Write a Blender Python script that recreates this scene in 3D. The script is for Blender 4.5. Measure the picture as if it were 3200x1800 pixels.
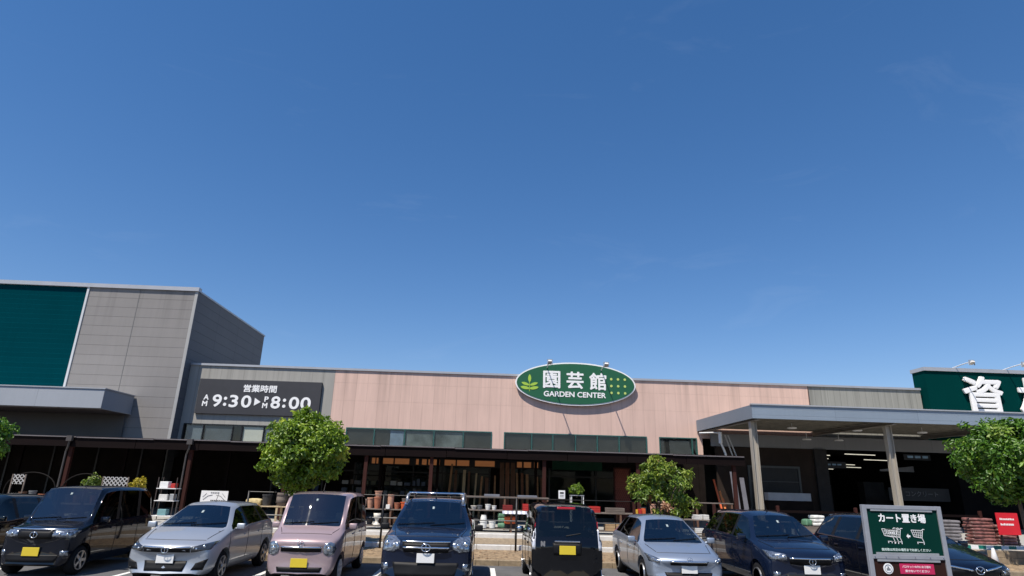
import bpy, bmesh, math, random
import numpy as np
from mathutils import Vector, Matrix
from mathutils.bvhtree import BVHTree

for o in list(bpy.data.objects):
    bpy.data.objects.remove(o, do_unlink=True)
S = bpy.context.scene
COL = S.collection
R = math.radians

# ------------------------------------------------------------------ camera
PITCH, ROLL, YAW, EYE = R(17.78), R(1.58), R(2.45), 2.05
fwd = Vector((math.sin(YAW) * math.cos(PITCH), math.cos(YAW) * math.cos(PITCH), math.sin(PITCH)))
rt = Vector((math.cos(YAW), -math.sin(YAW), 0))
up = rt.cross(fwd)
r2 = rt * math.cos(ROLL) + up * math.sin(ROLL)
u2 = -rt * math.sin(ROLL) + up * math.cos(ROLL)
cd = bpy.data.cameras.new('camera')
cam = bpy.data.objects.new('camera', cd)
COL.objects.link(cam)
M4 = Matrix((r2, u2, -fwd)).transposed().to_4x4()
M4.translation = Vector((0, 0, EYE))
cam.matrix_world = M4
cd.sensor_width = 36
cd.lens = 1908 / 3200 * 36
cd.clip_start = 0.1
cd.clip_end = 3000
S.camera = cam

# ------------------------------------------------------------------ light
SUN_EL, SUN_AZ = R(60), R(40)          # sun behind the camera, to the left
sun_dir = Vector((-math.sin(SUN_AZ) * math.cos(SUN_EL), -math.cos(SUN_AZ) * math.cos(SUN_EL), math.sin(SUN_EL)))
W = bpy.data.worlds.new('World')
S.world = W
W.use_nodes = True
nt = W.node_tree
nt.nodes.clear()
wo = nt.nodes.new('ShaderNodeOutputWorld')
bg = nt.nodes.new('ShaderNodeBackground')
bg.inputs['Strength'].default_value = 0.097
sky = nt.nodes.new('ShaderNodeTexSky')
sky.sky_type = 'NISHITA'
sky.sun_disc = False
sky.sun_elevation = SUN_EL
sky.sun_rotation = math.pi + SUN_AZ
sky.altitude = 0
sky.air_density = 1.0
sky.dust_density = 0.1
sky.ozone_density = 3.0
# thin high cirrus
tc = nt.nodes.new('ShaderNodeTexCoord')
mp = nt.nodes.new('ShaderNodeMapping')
mp.inputs['Scale'].default_value = (2.2, 5.5, 9.0)
mp.inputs['Rotation'].default_value = (0.2, 0.5, 0.6)
nz = nt.nodes.new('ShaderNodeTexNoise')
nz.inputs['Scale'].default_value = 1.3
nz.inputs['Detail'].default_value = 7
nz.inputs['Roughness'].default_value = 0.62
nz.inputs['Distortion'].default_value = 0.9
cr = nt.nodes.new('ShaderNodeValToRGB')
cr.color_ramp.elements[0].position = 0.60
cr.color_ramp.elements[0].color = (0, 0, 0, 1)
cr.color_ramp.elements[1].position = 0.86
cr.color_ramp.elements[1].color = (0.05, 0.05, 0.05, 1)
mx = nt.nodes.new('ShaderNodeMix')
mx.data_type = 'RGBA'
mx.inputs['B'].default_value = (7.5, 8.2, 9.2, 1)
nt.links.new(tc.outputs['Generated'], mp.inputs['Vector'])
nt.links.new(mp.outputs['Vector'], nz.inputs['Vector'])
nt.links.new(nz.outputs['Fac'], cr.inputs['Fac'])
nt.links.new(cr.outputs['Color'], mx.inputs['Factor'])
hs = nt.nodes.new('ShaderNodeHueSaturation')
hs.inputs['Saturation'].default_value = 1.36
ga = nt.nodes.new('ShaderNodeGamma')
ga.inputs['Gamma'].default_value = 0.85
nt.links.new(sky.outputs['Color'], ga.inputs['Color'])
nt.links.new(ga.outputs['Color'], hs.inputs['Color'])
tn = nt.nodes.new('ShaderNodeMix')
tn.data_type = 'RGBA'
tn.blend_type = 'MULTIPLY'
tn.inputs['Factor'].default_value = 1.0
tn.inputs['B'].default_value = (1.34, 1.225, 1.33, 1)
nt.links.new(hs.outputs['Color'], tn.inputs['A'])
nt.links.new(tn.outputs['Result'], mx.inputs['A'])
nt.links.new(mx.outputs['Result'], bg.inputs['Color'])
nt.links.new(bg.outputs['Background'], wo.inputs['Surface'])
sl = bpy.data.lights.new('sun', 'SUN')
sl.energy = 5.0
sl.angle = R(0.5)
sl.color = (1.0, 0.925, 0.825)
so = bpy.data.objects.new('sun', sl)
so.rotation_euler = (-sun_dir).to_track_quat('-Z', 'Y').to_euler()
so.location = sun_dir * 60
COL.objects.link(so)
vs = S.view_settings
vs.view_transform = 'Standard'
vs.look = 'None'
vs.exposure = 0.33
vs.gamma = 1.0
vs.use_curve_mapping = False
S.cycles.max_bounces = 6
S.cycles.transparent_max_bounces = 10

# ------------------------------------------------------------------ materials
MATS = {}


def pmat(name, col, rough=0.6, metal=0.0, var=0.15, scale=3.0, bump=0.0, bscale=40.0, coat=0.0, spec=0.5, stretch=None):
    """principled material whose colour is broken up by noise"""
    if name in MATS:
        return MATS[name]
    m = bpy.data.materials.new(name)
    m.use_nodes = True
    t = m.node_tree
    b = t.nodes['Principled BSDF']
    b.inputs['Roughness'].default_value = rough
    b.inputs['Metallic'].default_value = metal
    b.inputs['Specular IOR Level'].default_value = spec
    b.inputs['Coat Weight'].default_value = coat
    b.inputs['Coat Roughness'].default_value = 0.04
    c = t.nodes.new('ShaderNodeTexCoord')
    n = t.nodes.new('ShaderNodeTexNoise')
    n.inputs['Scale'].default_value = scale
    n.inputs['Detail'].default_value = 6
    n.inputs['Roughness'].default_value = 0.65
    src = c.outputs['Object']
    if stretch:
        mpn = t.nodes.new('ShaderNodeMapping')
        mpn.inputs['Scale'].default_value = stretch
        t.links.new(src, mpn.inputs['Vector'])
        src = mpn.outputs['Vector']
    t.links.new(src, n.inputs['Vector'])
    r = t.nodes.new('ShaderNodeValToRGB')
    lo = [max(0, x * (1 - var)) for x in col]
    hi = [min(1, x * (1 + var)) for x in col]
    r.color_ramp.elements[0].position = 0.3
    r.color_ramp.elements[1].position = 0.7
    r.color_ramp.elements[0].color = (*lo, 1)
    r.color_ramp.elements[1].color = (*hi, 1)
    t.links.new(n.outputs['Fac'], r.inputs['Fac'])
    t.links.new(r.outputs['Color'], b.inputs['Base Color'])
    if bump:
        n2 = t.nodes.new('ShaderNodeTexNoise')
        n2.inputs['Scale'].default_value = bscale
        n2.inputs['Detail'].default_value = 4
        t.links.new(c.outputs['Object'], n2.inputs['Vector'])
        bp = t.nodes.new('ShaderNodeBump')
        bp.inputs['Strength'].default_value = bump
        bp.inputs['Distance'].default_value = 0.02
        t.links.new(n2.outputs['Fac'], bp.inputs['Height'])
        t.links.new(bp.outputs['Normal'], b.inputs['Normal'])
    MATS[name] = m
    return m


def panel_mat(name, col, px=None, pz=None, ox=0.0, oz=0.0, lw=0.02, dark=0.72, var=0.06, streak=0.12, axis='X', rough=0.75, spec=0.25, zlines=(), ztop=None):
    """cladding: seams every px metres along the wall and every pz metres up, rain streaks"""
    m = bpy.data.materials.new(name)
    m.use_nodes = True
    t = m.node_tree
    L = t.links
    N = t.nodes
    b = N['Principled BSDF']
    b.inputs['Roughness'].default_value = rough
    b.inputs['Specular IOR Level'].default_value = spec
    g = N.new('ShaderNodeNewGeometry')
    sp = N.new('ShaderNodeSeparateXYZ')
    L.new(g.outputs['Position'], sp.inputs['Vector'])

    def math_(op, a, bb=None, c=None):
        n = N.new('ShaderNodeMath')
        n.operation = op
        for i, v in enumerate((a, bb, c)):
            if v is None:
                continue
            if isinstance(v, (int, float)):
                n.inputs[i].default_value = v
            else:
                L.new(v, n.inputs[i])
        return n.outputs[0]

    mask = None
    cell = None
    for out, p, o in ((sp.outputs[axis], px, ox), (sp.outputs['Z'], pz, oz)):
        if not p:
            continue
        q = math_('DIVIDE', math_('SUBTRACT', out, o), p)
        fr = math_('FRACT', q)
        d = math_('ABSOLUTE', math_('SUBTRACT', fr, 0.5))
        ln = math_('GREATER_THAN', d, 0.5 - lw / p / 2)
        mask = ln if mask is None else math_('MAXIMUM', mask, ln)
        fl = math_('FLOOR', q)
        cell = fl if cell is None else math_('ADD', cell, math_('MULTIPLY', fl, 17.31))
    for zl in zlines:
        ln = math_('LESS_THAN', math_('ABSOLUTE', math_('SUBTRACT', sp.outputs['Z'], zl)), lw / 2)
        ln = math_('MULTIPLY', ln, 0.6)
        mask = ln if mask is None else math_('MAXIMUM', mask, ln)
    # per panel tone
    wn = N.new('ShaderNodeTexWhiteNoise')
    wn.noise_dimensions = '1D'
    if cell is not None:
        L.new(cell, wn.inputs['W'])
    n1 = N.new('ShaderNodeTexNoise')
    mp_ = N.new('ShaderNodeMapping')
    mp_.inputs['Scale'].default_value = (4.5, 4.5, 0.25)
    L.new(g.outputs['Position'], mp_.inputs['Vector'])
    L.new(mp_.outputs['Vector'], n1.inputs['Vector'])
    n1.inputs['Scale'].default_value = 1.6
    n1.inputs['Detail'].default_value = 6
    n1.inputs['Roughness'].default_value = 0.7
    n2 = N.new('ShaderNodeTexNoise')
    L.new(g.outputs['Position'], n2.inputs['Vector'])
    n2.inputs['Scale'].default_value = 0.7
    n2.inputs['Detail'].default_value = 8
    tone = math_('ADD', 1 - var / 2, math_('MULTIPLY', wn.outputs['Value'], var))
    st = math_('ADD', 1 - streak, math_('MULTIPLY', n1.outputs['Fac'], 2 * streak))
    bl = math_('ADD', 0.92, math_('MULTIPLY', n2.outputs['Fac'], 0.16))
    k = math_('MULTIPLY', math_('MULTIPLY', tone, st), bl)
    if ztop:                                # rain runs below the coping
        n3 = N.new('ShaderNodeTexNoise')
        mp3 = N.new('ShaderNodeMapping')
        mp3.inputs['Scale'].default_value = (3.2, 3.2, 0.06)
        L.new(g.outputs['Position'], mp3.inputs['Vector'])
        L.new(mp3.outputs['Vector'], n3.inputs['Vector'])
        n3.inputs['Scale'].default_value = 1.0
        n3.inputs['Detail'].default_value = 5
        run = N.new('ShaderNodeMapRange')
        run.inputs['From Min'].default_value = 0.50
        run.inputs['From Max'].default_value = 0.72
        L.new(n3.outputs['Fac'], run.inputs['Value'])
        fall = N.new('ShaderNodeMapRange')
        fall.inputs['From Min'].default_value = ztop - 2.2
        fall.inputs['From Max'].default_value = ztop
        fall.inputs['To Min'].default_value = 0.12
        L.new(sp.outputs['Z'], fall.inputs['Value'])
        k = math_('MULTIPLY', k, math_('SUBTRACT', 1.0, math_('MULTIPLY', math_('MULTIPLY', run.outputs[0], fall.outputs[0]), 0.26)))
    if mask is not None:
        k = math_('MULTIPLY', k, math_('SUBTRACT', 1.0, math_('MULTIPLY', mask, 1 - dark)))
    vm = N.new('ShaderNodeVectorMath')
    vm.operation = 'SCALE'
    vm.inputs[0].default_value = col
    L.new(k, vm.inputs['Scale'])
    L.new(vm.outputs[0], b.inputs['Base Color'])
    if mask is not None:
        bp = N.new('ShaderNodeBump')
        bp.inputs['Strength'].default_value = 0.5
        bp.inputs['Distance'].default_value = 0.015
        bp.invert = True
        L.new(mask, bp.inputs['Height'])
        L.new(bp.outputs['Normal'], b.inputs['Normal'])
    MATS[name] = m
    return m


def glass_mat(name, tint, refl=1.5, rough=0.02, tcol=None):
    m = bpy.data.materials.new(name)
    m.use_nodes = True
    t = m.node_tree
    t.nodes.clear()
    o = t.nodes.new('ShaderNodeOutputMaterial')
    tr = t.nodes.new('ShaderNodeBsdfTransparent')
    tr.inputs['Color'].default_value = (*tint, 1)
    gl = t.nodes.new('ShaderNodeBsdfGlossy')
    gl.inputs['Roughness'].default_value = rough
    gl.inputs['Color'].default_value = (*(tcol or (1, 1, 1)), 1)
    fr = t.nodes.new('ShaderNodeFresnel')
    fr.inputs['IOR'].default_value = refl
    nz_ = t.nodes.new('ShaderNodeTexNoise')
    nz_.inputs['Scale'].default_value = 1.1
    c = t.nodes.new('ShaderNodeTexCoord')
    t.links.new(c.outputs['Object'], nz_.inputs['Vector'])
    bp = t.nodes.new('ShaderNodeBump')
    bp.inputs['Strength'].default_value = 0.03
    bp.inputs['Distance'].default_value = 0.1
    t.links.new(nz_.outputs['Fac'], bp.inputs['Height'])
    t.links.new(bp.outputs['Normal'], gl.inputs['Normal'])
    ms = t.nodes.new('ShaderNodeMixShader')
    ge = t.nodes.new('ShaderNodeNewGeometry')      # only the outer face of a pane mirrors
    mf = t.nodes.new('ShaderNodeMath')
    mf.operation = 'SUBTRACT'
    mf.inputs[0].default_value = 1.0
    t.links.new(ge.outputs['Backfacing'], mf.inputs[1])
    mm = t.nodes.new('ShaderNodeMath')
    mm.operation = 'MULTIPLY'
    t.links.new(fr.outputs['Fac'], mm.inputs[0])
    t.links.new(mf.outputs[0], mm.inputs[1])
    t.links.new(mm.outputs[0], ms.inputs['Fac'])
    t.links.new(tr.outputs[0], ms.inputs[1])
    t.links.new(gl.outputs[0], ms.inputs[2])
    t.links.new(ms.outputs[0], o.inputs['Surface'])
    MATS[name] = m
    return m


def lit_mat(name, col, strength):
    m = bpy.data.materials.new(name)
    m.use_nodes = True
    b = m.node_tree.nodes['Principled BSDF']
    b.inputs['Base Color'].default_value = (*col, 1)
    b.inputs['Emission Color'].default_value = (*col, 1)
    b.inputs['Emission Strength'].default_value = strength
    n = m.node_tree.nodes.new('ShaderNodeTexNoise')
    n.inputs['Scale'].default_value = 4.0
    r = m.node_tree.nodes.new('ShaderNodeMapRange')
    r.inputs['To Min'].default_value = strength * 0.6
    r.inputs['To Max'].default_value = strength * 1.4
    m.node_tree.links.new(n.outputs['Fac'], r.inputs['Value'])
    m.node_tree.links.new(r.outputs[0], b.inputs['Emission Strength'])
    MATS[name] = m
    return m


def leaf_mat(name, dark, mid, light, odd=None):
    m = bpy.data.materials.new(name)
    m.use_nodes = True
    t = m.node_tree
    b = t.nodes['Principled BSDF']
    b.inputs['Roughness'].default_value = 0.42
    a = t.nodes.new('ShaderNodeAttribute')
    a.attribute_name = 'leaf'
    r = t.nodes.new('ShaderNodeValToRGB')
    e = r.color_ramp.elements
    e[0].position = 0.0
    e[0].color = (*dark, 1)
    e[1].position = 1.0
    e[1].color = (*(odd or light), 1)
    x = e.new(0.5)
    x.color = (*mid, 1)
    x = e.new(0.9)
    x.color = (*light, 1)
    t.links.new(a.outputs['Fac'], r.inputs['Fac'])
    t.links.new(r.outputs['Color'], b.inputs['Base Color'])
    tl = t.nodes.new('ShaderNodeBsdfTranslucent')
    hs = t.nodes.new('ShaderNodeHueSaturation')
    hs.inputs['Value'].default_value = 1.6
    t.links.new(r.outputs['Color'], hs.inputs['Color'])
    t.links.new(hs.outputs['Color'], tl.inputs['Color'])
    ms = t.nodes.new('ShaderNodeMixShader')
    ms.inputs['Fac'].default_value = 0.28
    t.links.new(b.outputs[0], ms.inputs[1])
    t.links.new(tl.outputs[0], ms.inputs[2])
    t.links.new(ms.outputs[0], t.nodes['Material Output'].inputs['Surface'])
    MATS[name] = m
    return m


# ------------------------------------------------------------------ mesh helpers
def tag(o, label=None, cat=None, group=None, kind=None):
    if label:
        o['label'] = label
    if cat:
        o['category'] = cat
    if group:
        o['group'] = group
    if kind:
        o['kind'] = kind
    return o


def thing(name, label, cat, loc=(0, 0, 0), rz=0.0, group=None):
    o = bpy.data.objects.new(name, None)
    o.empty_display_size = 0.3
    COL.objects.link(o)
    o.location = loc
    o.rotation_euler = (0, 0, rz)
    return tag(o, label, cat, group)


def link_mesh(name, me, mat, parent=None, smooth=False, bevel=0.0):
    o = bpy.data.objects.new(name, me)
    COL.objects.link(o)
    if mat is not None:
        me.materials.clear()
        me.materials.append(mat)
    if smooth:
        me.shade_smooth()
    if parent is not None:
        o.parent = parent
    if bevel:
        b = o.modifiers.new('bevel', 'BEVEL')
        b.width = bevel
        b.segments = 2
        b.limit_method = 'ANGLE'
        b.harden_normals = False
    return o


class MB:
    """collects shapes; build() links them as one mesh object. w=True: coordinates are world, moved into the parent's frame"""

    def __init__(self):
        self.v = []
        self.f = []

    def add(self, vs, fs):
        n = len(self.v)
        self.v += [tuple(p) for p in vs]
        self.f += [tuple(i + n for i in f) for f in fs]
        return self

    def box(self, x0, x1, y0, y1, z0, z1):
        vs = [(x0, y0, z0), (x1, y0, z0), (x1, y1, z0), (x0, y1, z0), (x0, y0, z1), (x1, y0, z1), (x1, y1, z1), (x0, y1, z1)]
        return self.add(vs, [(0, 3, 2, 1), (4, 5, 6, 7), (0, 1, 5, 4), (1, 2, 6, 5), (2, 3, 7, 6), (3, 0, 4, 7)])

    def hexa(self, a, b):
        """solid between two quads a (4 pts) and b (4 pts), same winding"""
        return self.add(list(a) + list(b), [(3, 2, 1, 0), (4, 5, 6, 7), (0, 1, 5, 4), (1, 2, 6, 5), (2, 3, 7, 6), (3, 0, 4, 7)])

    def beam(self, a, b, w, h, upv=(0, 0, 1)):
        a = Vector(a)
        b = Vector(b)
        d = (b - a).normalized()
        u = Vector(upv)
        if abs(d.dot(u)) > 0.98:
            u = Vector((0, 1, 0))
        s = d.cross(u).normalized()
        u = s.cross(d).normalized()
        q = [(-s * w - u * h) / 2, (s * w - u * h) / 2, (s * w + u * h) / 2, (-s * w + u * h) / 2]
        return self.hexa([a + k for k in q], [b + k for k in q])

    def tube(self, path, r, n=8, cap=True):
        path = [Vector(p) for p in path]
        rs = r if isinstance(r, (list, tuple)) else [r] * len(path)
        rings = []
        pu = None
        for i, p in enumerate(path):
            if i == 0:
                d = path[1] - path[0]
            elif i == len(path) - 1:
                d = path[-1] - path[-2]
            else:
                d = (path[i + 1] - path[i]).normalized() + (path[i] - path[i - 1]).normalized()
            d.normalize()
            if pu is None:
                pu = Vector((0, 0, 1)) if abs(d.z) < 0.9 else Vector((1, 0, 0))
            s = d.cross(pu).normalized()
            u = s.cross(d).normalized()
            pu = u
            rings.append([p + (s * math.cos(k * 2 * math.pi / n) + u * math.sin(k * 2 * math.pi / n)) * rs[i] for k in range(n)])
        vs = [q for ring in rings for q in ring]
        fs = []
        for i in range(len(path) - 1):
            for k in range(n):
                k2 = (k + 1) % n
                fs.append((i * n + k, i * n + k2, (i + 1) * n + k2, (i + 1) * n + k))
        if cap:
            fs.append(tuple(range(n))[::-1])
            fs.append(tuple((len(path) - 1) * n + k for k in range(n)))
        return self.add(vs, fs)

    def lathe(self, prof, c=(0, 0, 0), n=20, axis='z'):
        """prof: list of (radius, height)"""
        vs = []
        for (r, h) in prof:
            for k in range(n):
                a = k * 2 * math.pi / n
                if axis == 'z':
                    vs.append((c[0] + r * math.cos(a), c[1] + r * math.sin(a), c[2] + h))
                elif axis == 'x':
                    vs.append((c[0] + h, c[1] + r * math.cos(a), c[2] + r * math.sin(a)))
                else:
                    vs.append((c[0] + r * math.cos(a), c[1] + h, c[2] + r * math.sin(a)))
        fs = []
        for i in range(len(prof) - 1):
            for k in range(n):
                k2 = (k + 1) % n
                fs.append((i * n + k, i * n + k2, (i + 1) * n + k2, (i + 1) * n + k))
        fs.append(tuple(range(n))[::-1])
        fs.append(tuple((len(prof) - 1) * n + k for k in range(n)))
        return self.add(vs, fs)

    def ball(self, c, rx, ry, rz, n=12, m=8):
        vs = []
        for i in range(1, m):
            t = math.pi * i / m
            for k in range(n):
                a = 2 * math.pi * k / n
                vs.append((c[0] + rx * math.sin(t) * math.cos(a), c[1] + ry * math.sin(t) * math.sin(a), c[2] + rz * math.cos(t)))
        fs = []
        for i in range(m - 2):
            for k in range(n):
                k2 = (k + 1) % n
                fs.append((i * n + k, (i + 1) * n + k, (i + 1) * n + k2, i * n + k2))
        vs += [(c[0], c[1], c[2] + rz), (c[0], c[1], c[2] - rz)]
        a, b = len(vs) - 2, len(vs) - 1
        for k in range(n):
            k2 = (k + 1) % n
            fs.append((a, k, k2))
            fs.append((b, (m - 2) * n + k2, (m - 2) * n + k))
        return self.add(vs, fs)

    def prism(self, poly, y0, y1):
        """polygon in (x, z) extruded from y0 to y1"""
        n = len(poly)
        vs = [(p[0], y0, p[1]) for p in poly] + [(p[0], y1, p[1]) for p in poly]
        fs = [tuple(range(n)), tuple(range(2 * n - 1, n - 1, -1))]
        for k in range(n):
            k2 = (k + 1) % n
            fs.append((k, k + n, k2 + n, k2))
        return self.add(vs, fs)

    def build(self, name, mat, parent=None, w=True, smooth=False, bevel=0.0):
        me = bpy.data.meshes.new(name)
        v = self.v
        if parent is not None and w:
            p = parent
            l = Vector((0, 0, 0))
            while p is not None:
                l += Vector(p.location)
                p = p.parent
            v = [(a - l.x, b - l.y, c - l.z) for a, b, c in v]
        me.from_pydata(v, [], self.f)
        bm = bmesh.new()
        bm.from_mesh(me)
        bmesh.ops.recalc_face_normals(bm, faces=bm.faces)
        bm.to_mesh(me)
        bm.free()
        return link_mesh(name, me, mat, parent, smooth, bevel)


def text_mesh(body, size, x, z, y, mat, name, parent, depth=0.02, bold=0.0, width=None, height=None, align='LEFT', rx=math.pi / 2, rz=0.0, base=None, w=True):
    """lettering facing -Y; scaled so that its ink is width x height with its left bottom at x, z"""
    c = bpy.data.curves.new('lettering', 'FONT')
    c.body = body
    c.size = size
    c.extrude = depth / 2
    c.resolution_u = 4
    o = bpy.data.objects.new('lettering', c)
    COL.objects.link(o)
    bpy.context.view_layer.update()
    dg = bpy.context.evaluated_depsgraph_get()
    me = bpy.data.meshes.new_from_object(o.evaluated_get(dg))
    bpy.data.objects.remove(o, do_unlink=True)
    n = len(me.vertices)
    a = np.empty(n * 3)
    me.vertices.foreach_get('co', a)
    a = a.reshape(n, 3)
    lo, hi = a.min(0), a.max(0)
    sx = (width / (hi[0] - lo[0])) if width else 1.0
    sz = (height / (hi[1] - lo[1])) if height else sx
    if not width:
        sx = sz
    b = np.empty_like(a)
    b[:, 0] = (a[:, 0] - lo[0]) * sx + x
    b[:, 2] = (a[:, 1] - lo[1]) * sz + z
    b[:, 1] = y - (a[:, 2] - lo[2])
    if parent is not None and w:
        l = np.zeros(3)
        p = parent
        while p is not None:
            l += np.array(p.location)
            p = p.parent
        b -= l
    if bold:                                # heavier strokes: the glyph laid over itself, each copy a hair deeper
        fs = [tuple(p.vertices) for p in me.polygons]
        m = 12
        vs, ff = [], []
        inx, inz = 1 - 2 * bold / (np.ptp(b[:, 0]) + 2 * bold), 1 - 2 * bold / (np.ptp(b[:, 2]) + 2 * bold)
        cx, cz_ = (b[:, 0].min() + b[:, 0].max()) / 2, (b[:, 2].min() + b[:, 2].max()) / 2
        b[:, 0] = (b[:, 0] - cx) * inx + cx
        b[:, 2] = (b[:, 2] - cz_) * inz + cz_
        for k in range(m + 1):
            q = b.copy()
            if k:
                q[:, 0] += bold * math.cos(2 * math.pi * k / m)
                q[:, 2] += bold * math.sin(2 * math.pi * k / m)
            q[:, 1] -= (k - m / 2) * depth * 0.02
            ff += [tuple(i + k * n for i in f) for f in fs]
            vs += q.tolist()
        me = bpy.data.meshes.new(name)
        me.from_pydata(vs, [], ff)
    else:
        me.vertices.foreach_set('co', b.ravel())
    me.update()
    return link_mesh(name, me, mat, parent)
# ------------------------------------------------------------------ palette
asph = pmat('asphalt', (0.10, 0.10, 0.102), 0.9, var=0.28, scale=1.2, bump=0.5, bscale=160)
paint_w = pmat('road_paint', (0.66, 0.66, 0.63), 0.7, var=0.2, scale=9)
conc = pmat('concrete', (0.34, 0.33, 0.30), 0.85, var=0.18, scale=4, bump=0.25, bscale=60)
conc_l = pmat('pale_concrete', (0.62, 0.61, 0.58), 0.8, var=0.12, scale=5, bump=0.2, bscale=60)
soil = pmat('soil', (0.24, 0.17, 0.10), 0.95, var=0.5, scale=9, bump=1.0, bscale=22)
brick = pmat('brown_block', (0.26, 0.20, 0.13), 0.9, var=0.3, scale=8, bump=0.3, bscale=50)
coping_m = pmat('coping_metal', (0.42, 0.43, 0.45), 0.45, 0.3, var=0.06, scale=1.5)
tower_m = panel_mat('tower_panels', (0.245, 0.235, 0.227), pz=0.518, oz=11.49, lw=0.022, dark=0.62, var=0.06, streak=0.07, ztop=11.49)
tower_s = panel_mat('tower_side_panels', (0.13, 0.135, 0.145), px=3.0, ox=32.3, pz=0.518, oz=11.49, lw=0.022, dark=0.62, var=0.05, streak=0.08, axis='Y')  # front cladding again, coloured darker and bluer for the side in shade
teal_m = panel_mat('teal_panels', (0.0006, 0.040, 0.052), pz=0.259, oz=11.49, lw=0.015, dark=1.55, var=0.06, streak=0.10, rough=0.8, spec=0.0)
grey_m = panel_mat('grey_panels', (0.345, 0.335, 0.305), px=0.597, ox=-7.93, lw=0.018, dark=0.74, var=0.07, streak=0.16, ztop=7.62)
pink_m = panel_mat('pink_panels', (0.66, 0.465, 0.388), px=0.594, ox=-7.93, lw=0.018, dark=0.84, var=0.07, streak=0.17, zlines=(6.02, 6.95), ztop=7.62)
green_m = panel_mat('green_panels', (0.001, 0.036, 0.034), px=3.1, ox=24.4, lw=0.02, dark=0.8, var=0.05, streak=0.10, rough=0.8, spec=0.0)
fascia_m = panel_mat('fascia_metal', (0.215, 0.265, 0.325), px=3.66, ox=11.53, lw=0.02, dark=0.75, var=0.05, streak=0.06, rough=0.4, zlines=(5.13, 5.40))
fascia_n = panel_mat('entry_fascia_metal', (0.34, 0.365, 0.40), px=3.0, ox=-17.7, lw=0.02, dark=0.8, var=0.04, streak=0.06, rough=0.45)
soffit_m = pmat('soffit', (0.36, 0.35, 0.33), 0.8, var=0.1, scale=1.5)
deck_m = panel_mat('roof_deck', (0.28, 0.25, 0.20), px=0.3, lw=0.09, dark=0.55, var=0.2, streak=0.25)
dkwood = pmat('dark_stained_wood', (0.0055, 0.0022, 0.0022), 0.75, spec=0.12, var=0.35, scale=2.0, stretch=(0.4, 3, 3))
redwood = pmat('red_brown_wood', (0.040, 0.012, 0.009), 0.75, spec=0.2, var=0.3, scale=3.0, stretch=(3, 3, 0.5))
drip = pmat('canopy_edge_metal', (0.17, 0.15, 0.15), 0.5, 0.3, var=0.2, scale=1.0)
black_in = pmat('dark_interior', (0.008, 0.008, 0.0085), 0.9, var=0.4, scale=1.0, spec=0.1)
dkwall = pmat('dark_brown_wall', (0.013, 0.0095, 0.008), 0.85, spec=0.1, var=0.35, scale=1.5)  # wall brown taken near black to carry the shade under the canopies
frame_g = pmat('green_window_frame', (0.04, 0.13, 0.115), 0.4, 0.2, var=0.1)
frame_k = pmat('black_window_frame', (0.015, 0.015, 0.017), 0.4, 0.2, var=0.1)
winglass = glass_mat('window_glass', (0.93, 0.95, 0.94), 1.68, 0.02, (0.85, 0.82, 0.76))
shopglass = glass_mat('shop_glass', (0.7, 0.74, 0.74), 1.3, 0.03, (0.4, 0.42, 0.45))
steel_l = pmat('painted_steel', (0.36, 0.33, 0.28), 0.55, 0.1, var=0.12, scale=4, stretch=(3, 3, 0.3))
steel_d = pmat('brown_steel', (0.07, 0.055, 0.05), 0.5, 0.2, var=0.15)
white_m = pmat('white_paint', (0.78, 0.78, 0.77), 0.5, var=0.05)
offwhite = pmat('weathered_white', (0.62, 0.61, 0.58), 0.6, var=0.12, scale=5)
galv = pmat('galvanised', (0.42, 0.43, 0.44), 0.45, 0.5, var=0.12, scale=6)
blackm = pmat('black_metal', (0.012, 0.012, 0.013), 0.45, 0.3, var=0.2)
greyplastic = pmat('grey_plastic', (0.10, 0.10, 0.10), 0.6, var=0.2)

ZS = 0.5      # level of the shop terrace


def struct(name, mb, mat, bevel=0.0):
    o = mb.build(name, mat, None, bevel=bevel)
    o['kind'] = 'structure'
    return o


# ------------------------------------------------------------------ ground
g = MB()
g.add([(-500, -300, 0), (500, -300, 0), (500, 700, 0), (-500, 700, 0)], [(0, 1, 2, 3)])
struct('parking_lot', g, asph)
ln = MB()
for x in (-12.85, -10.3, -7.5, -4.75, -2.26, 0.42, 3.02, 5.5, 8.05, 10.7):
    ln.add([(x - 0.06, 11.8, 0.004), (x + 0.06, 11.8, 0.004), (x + 0.06, 16.9, 0.004), (x - 0.06, 16.9, 0.004)], [(0, 1, 2, 3)])
ln.add([(-40, 11.68, 0.004), (40, 11.68, 0.004), (40, 11.8, 0.004), (-40, 11.8, 0.004)], [(0, 1, 2, 3)])
struct('parking_lines', ln, paint_w)
k = MB()
for i in range(-70, 70):
    k.box(i * 0.6 + 0.003, i * 0.6 + 0.597, 17.4, 17.55, -0.05, 0.135)
struct('kerb', k, brick, bevel=0.012)
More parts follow.
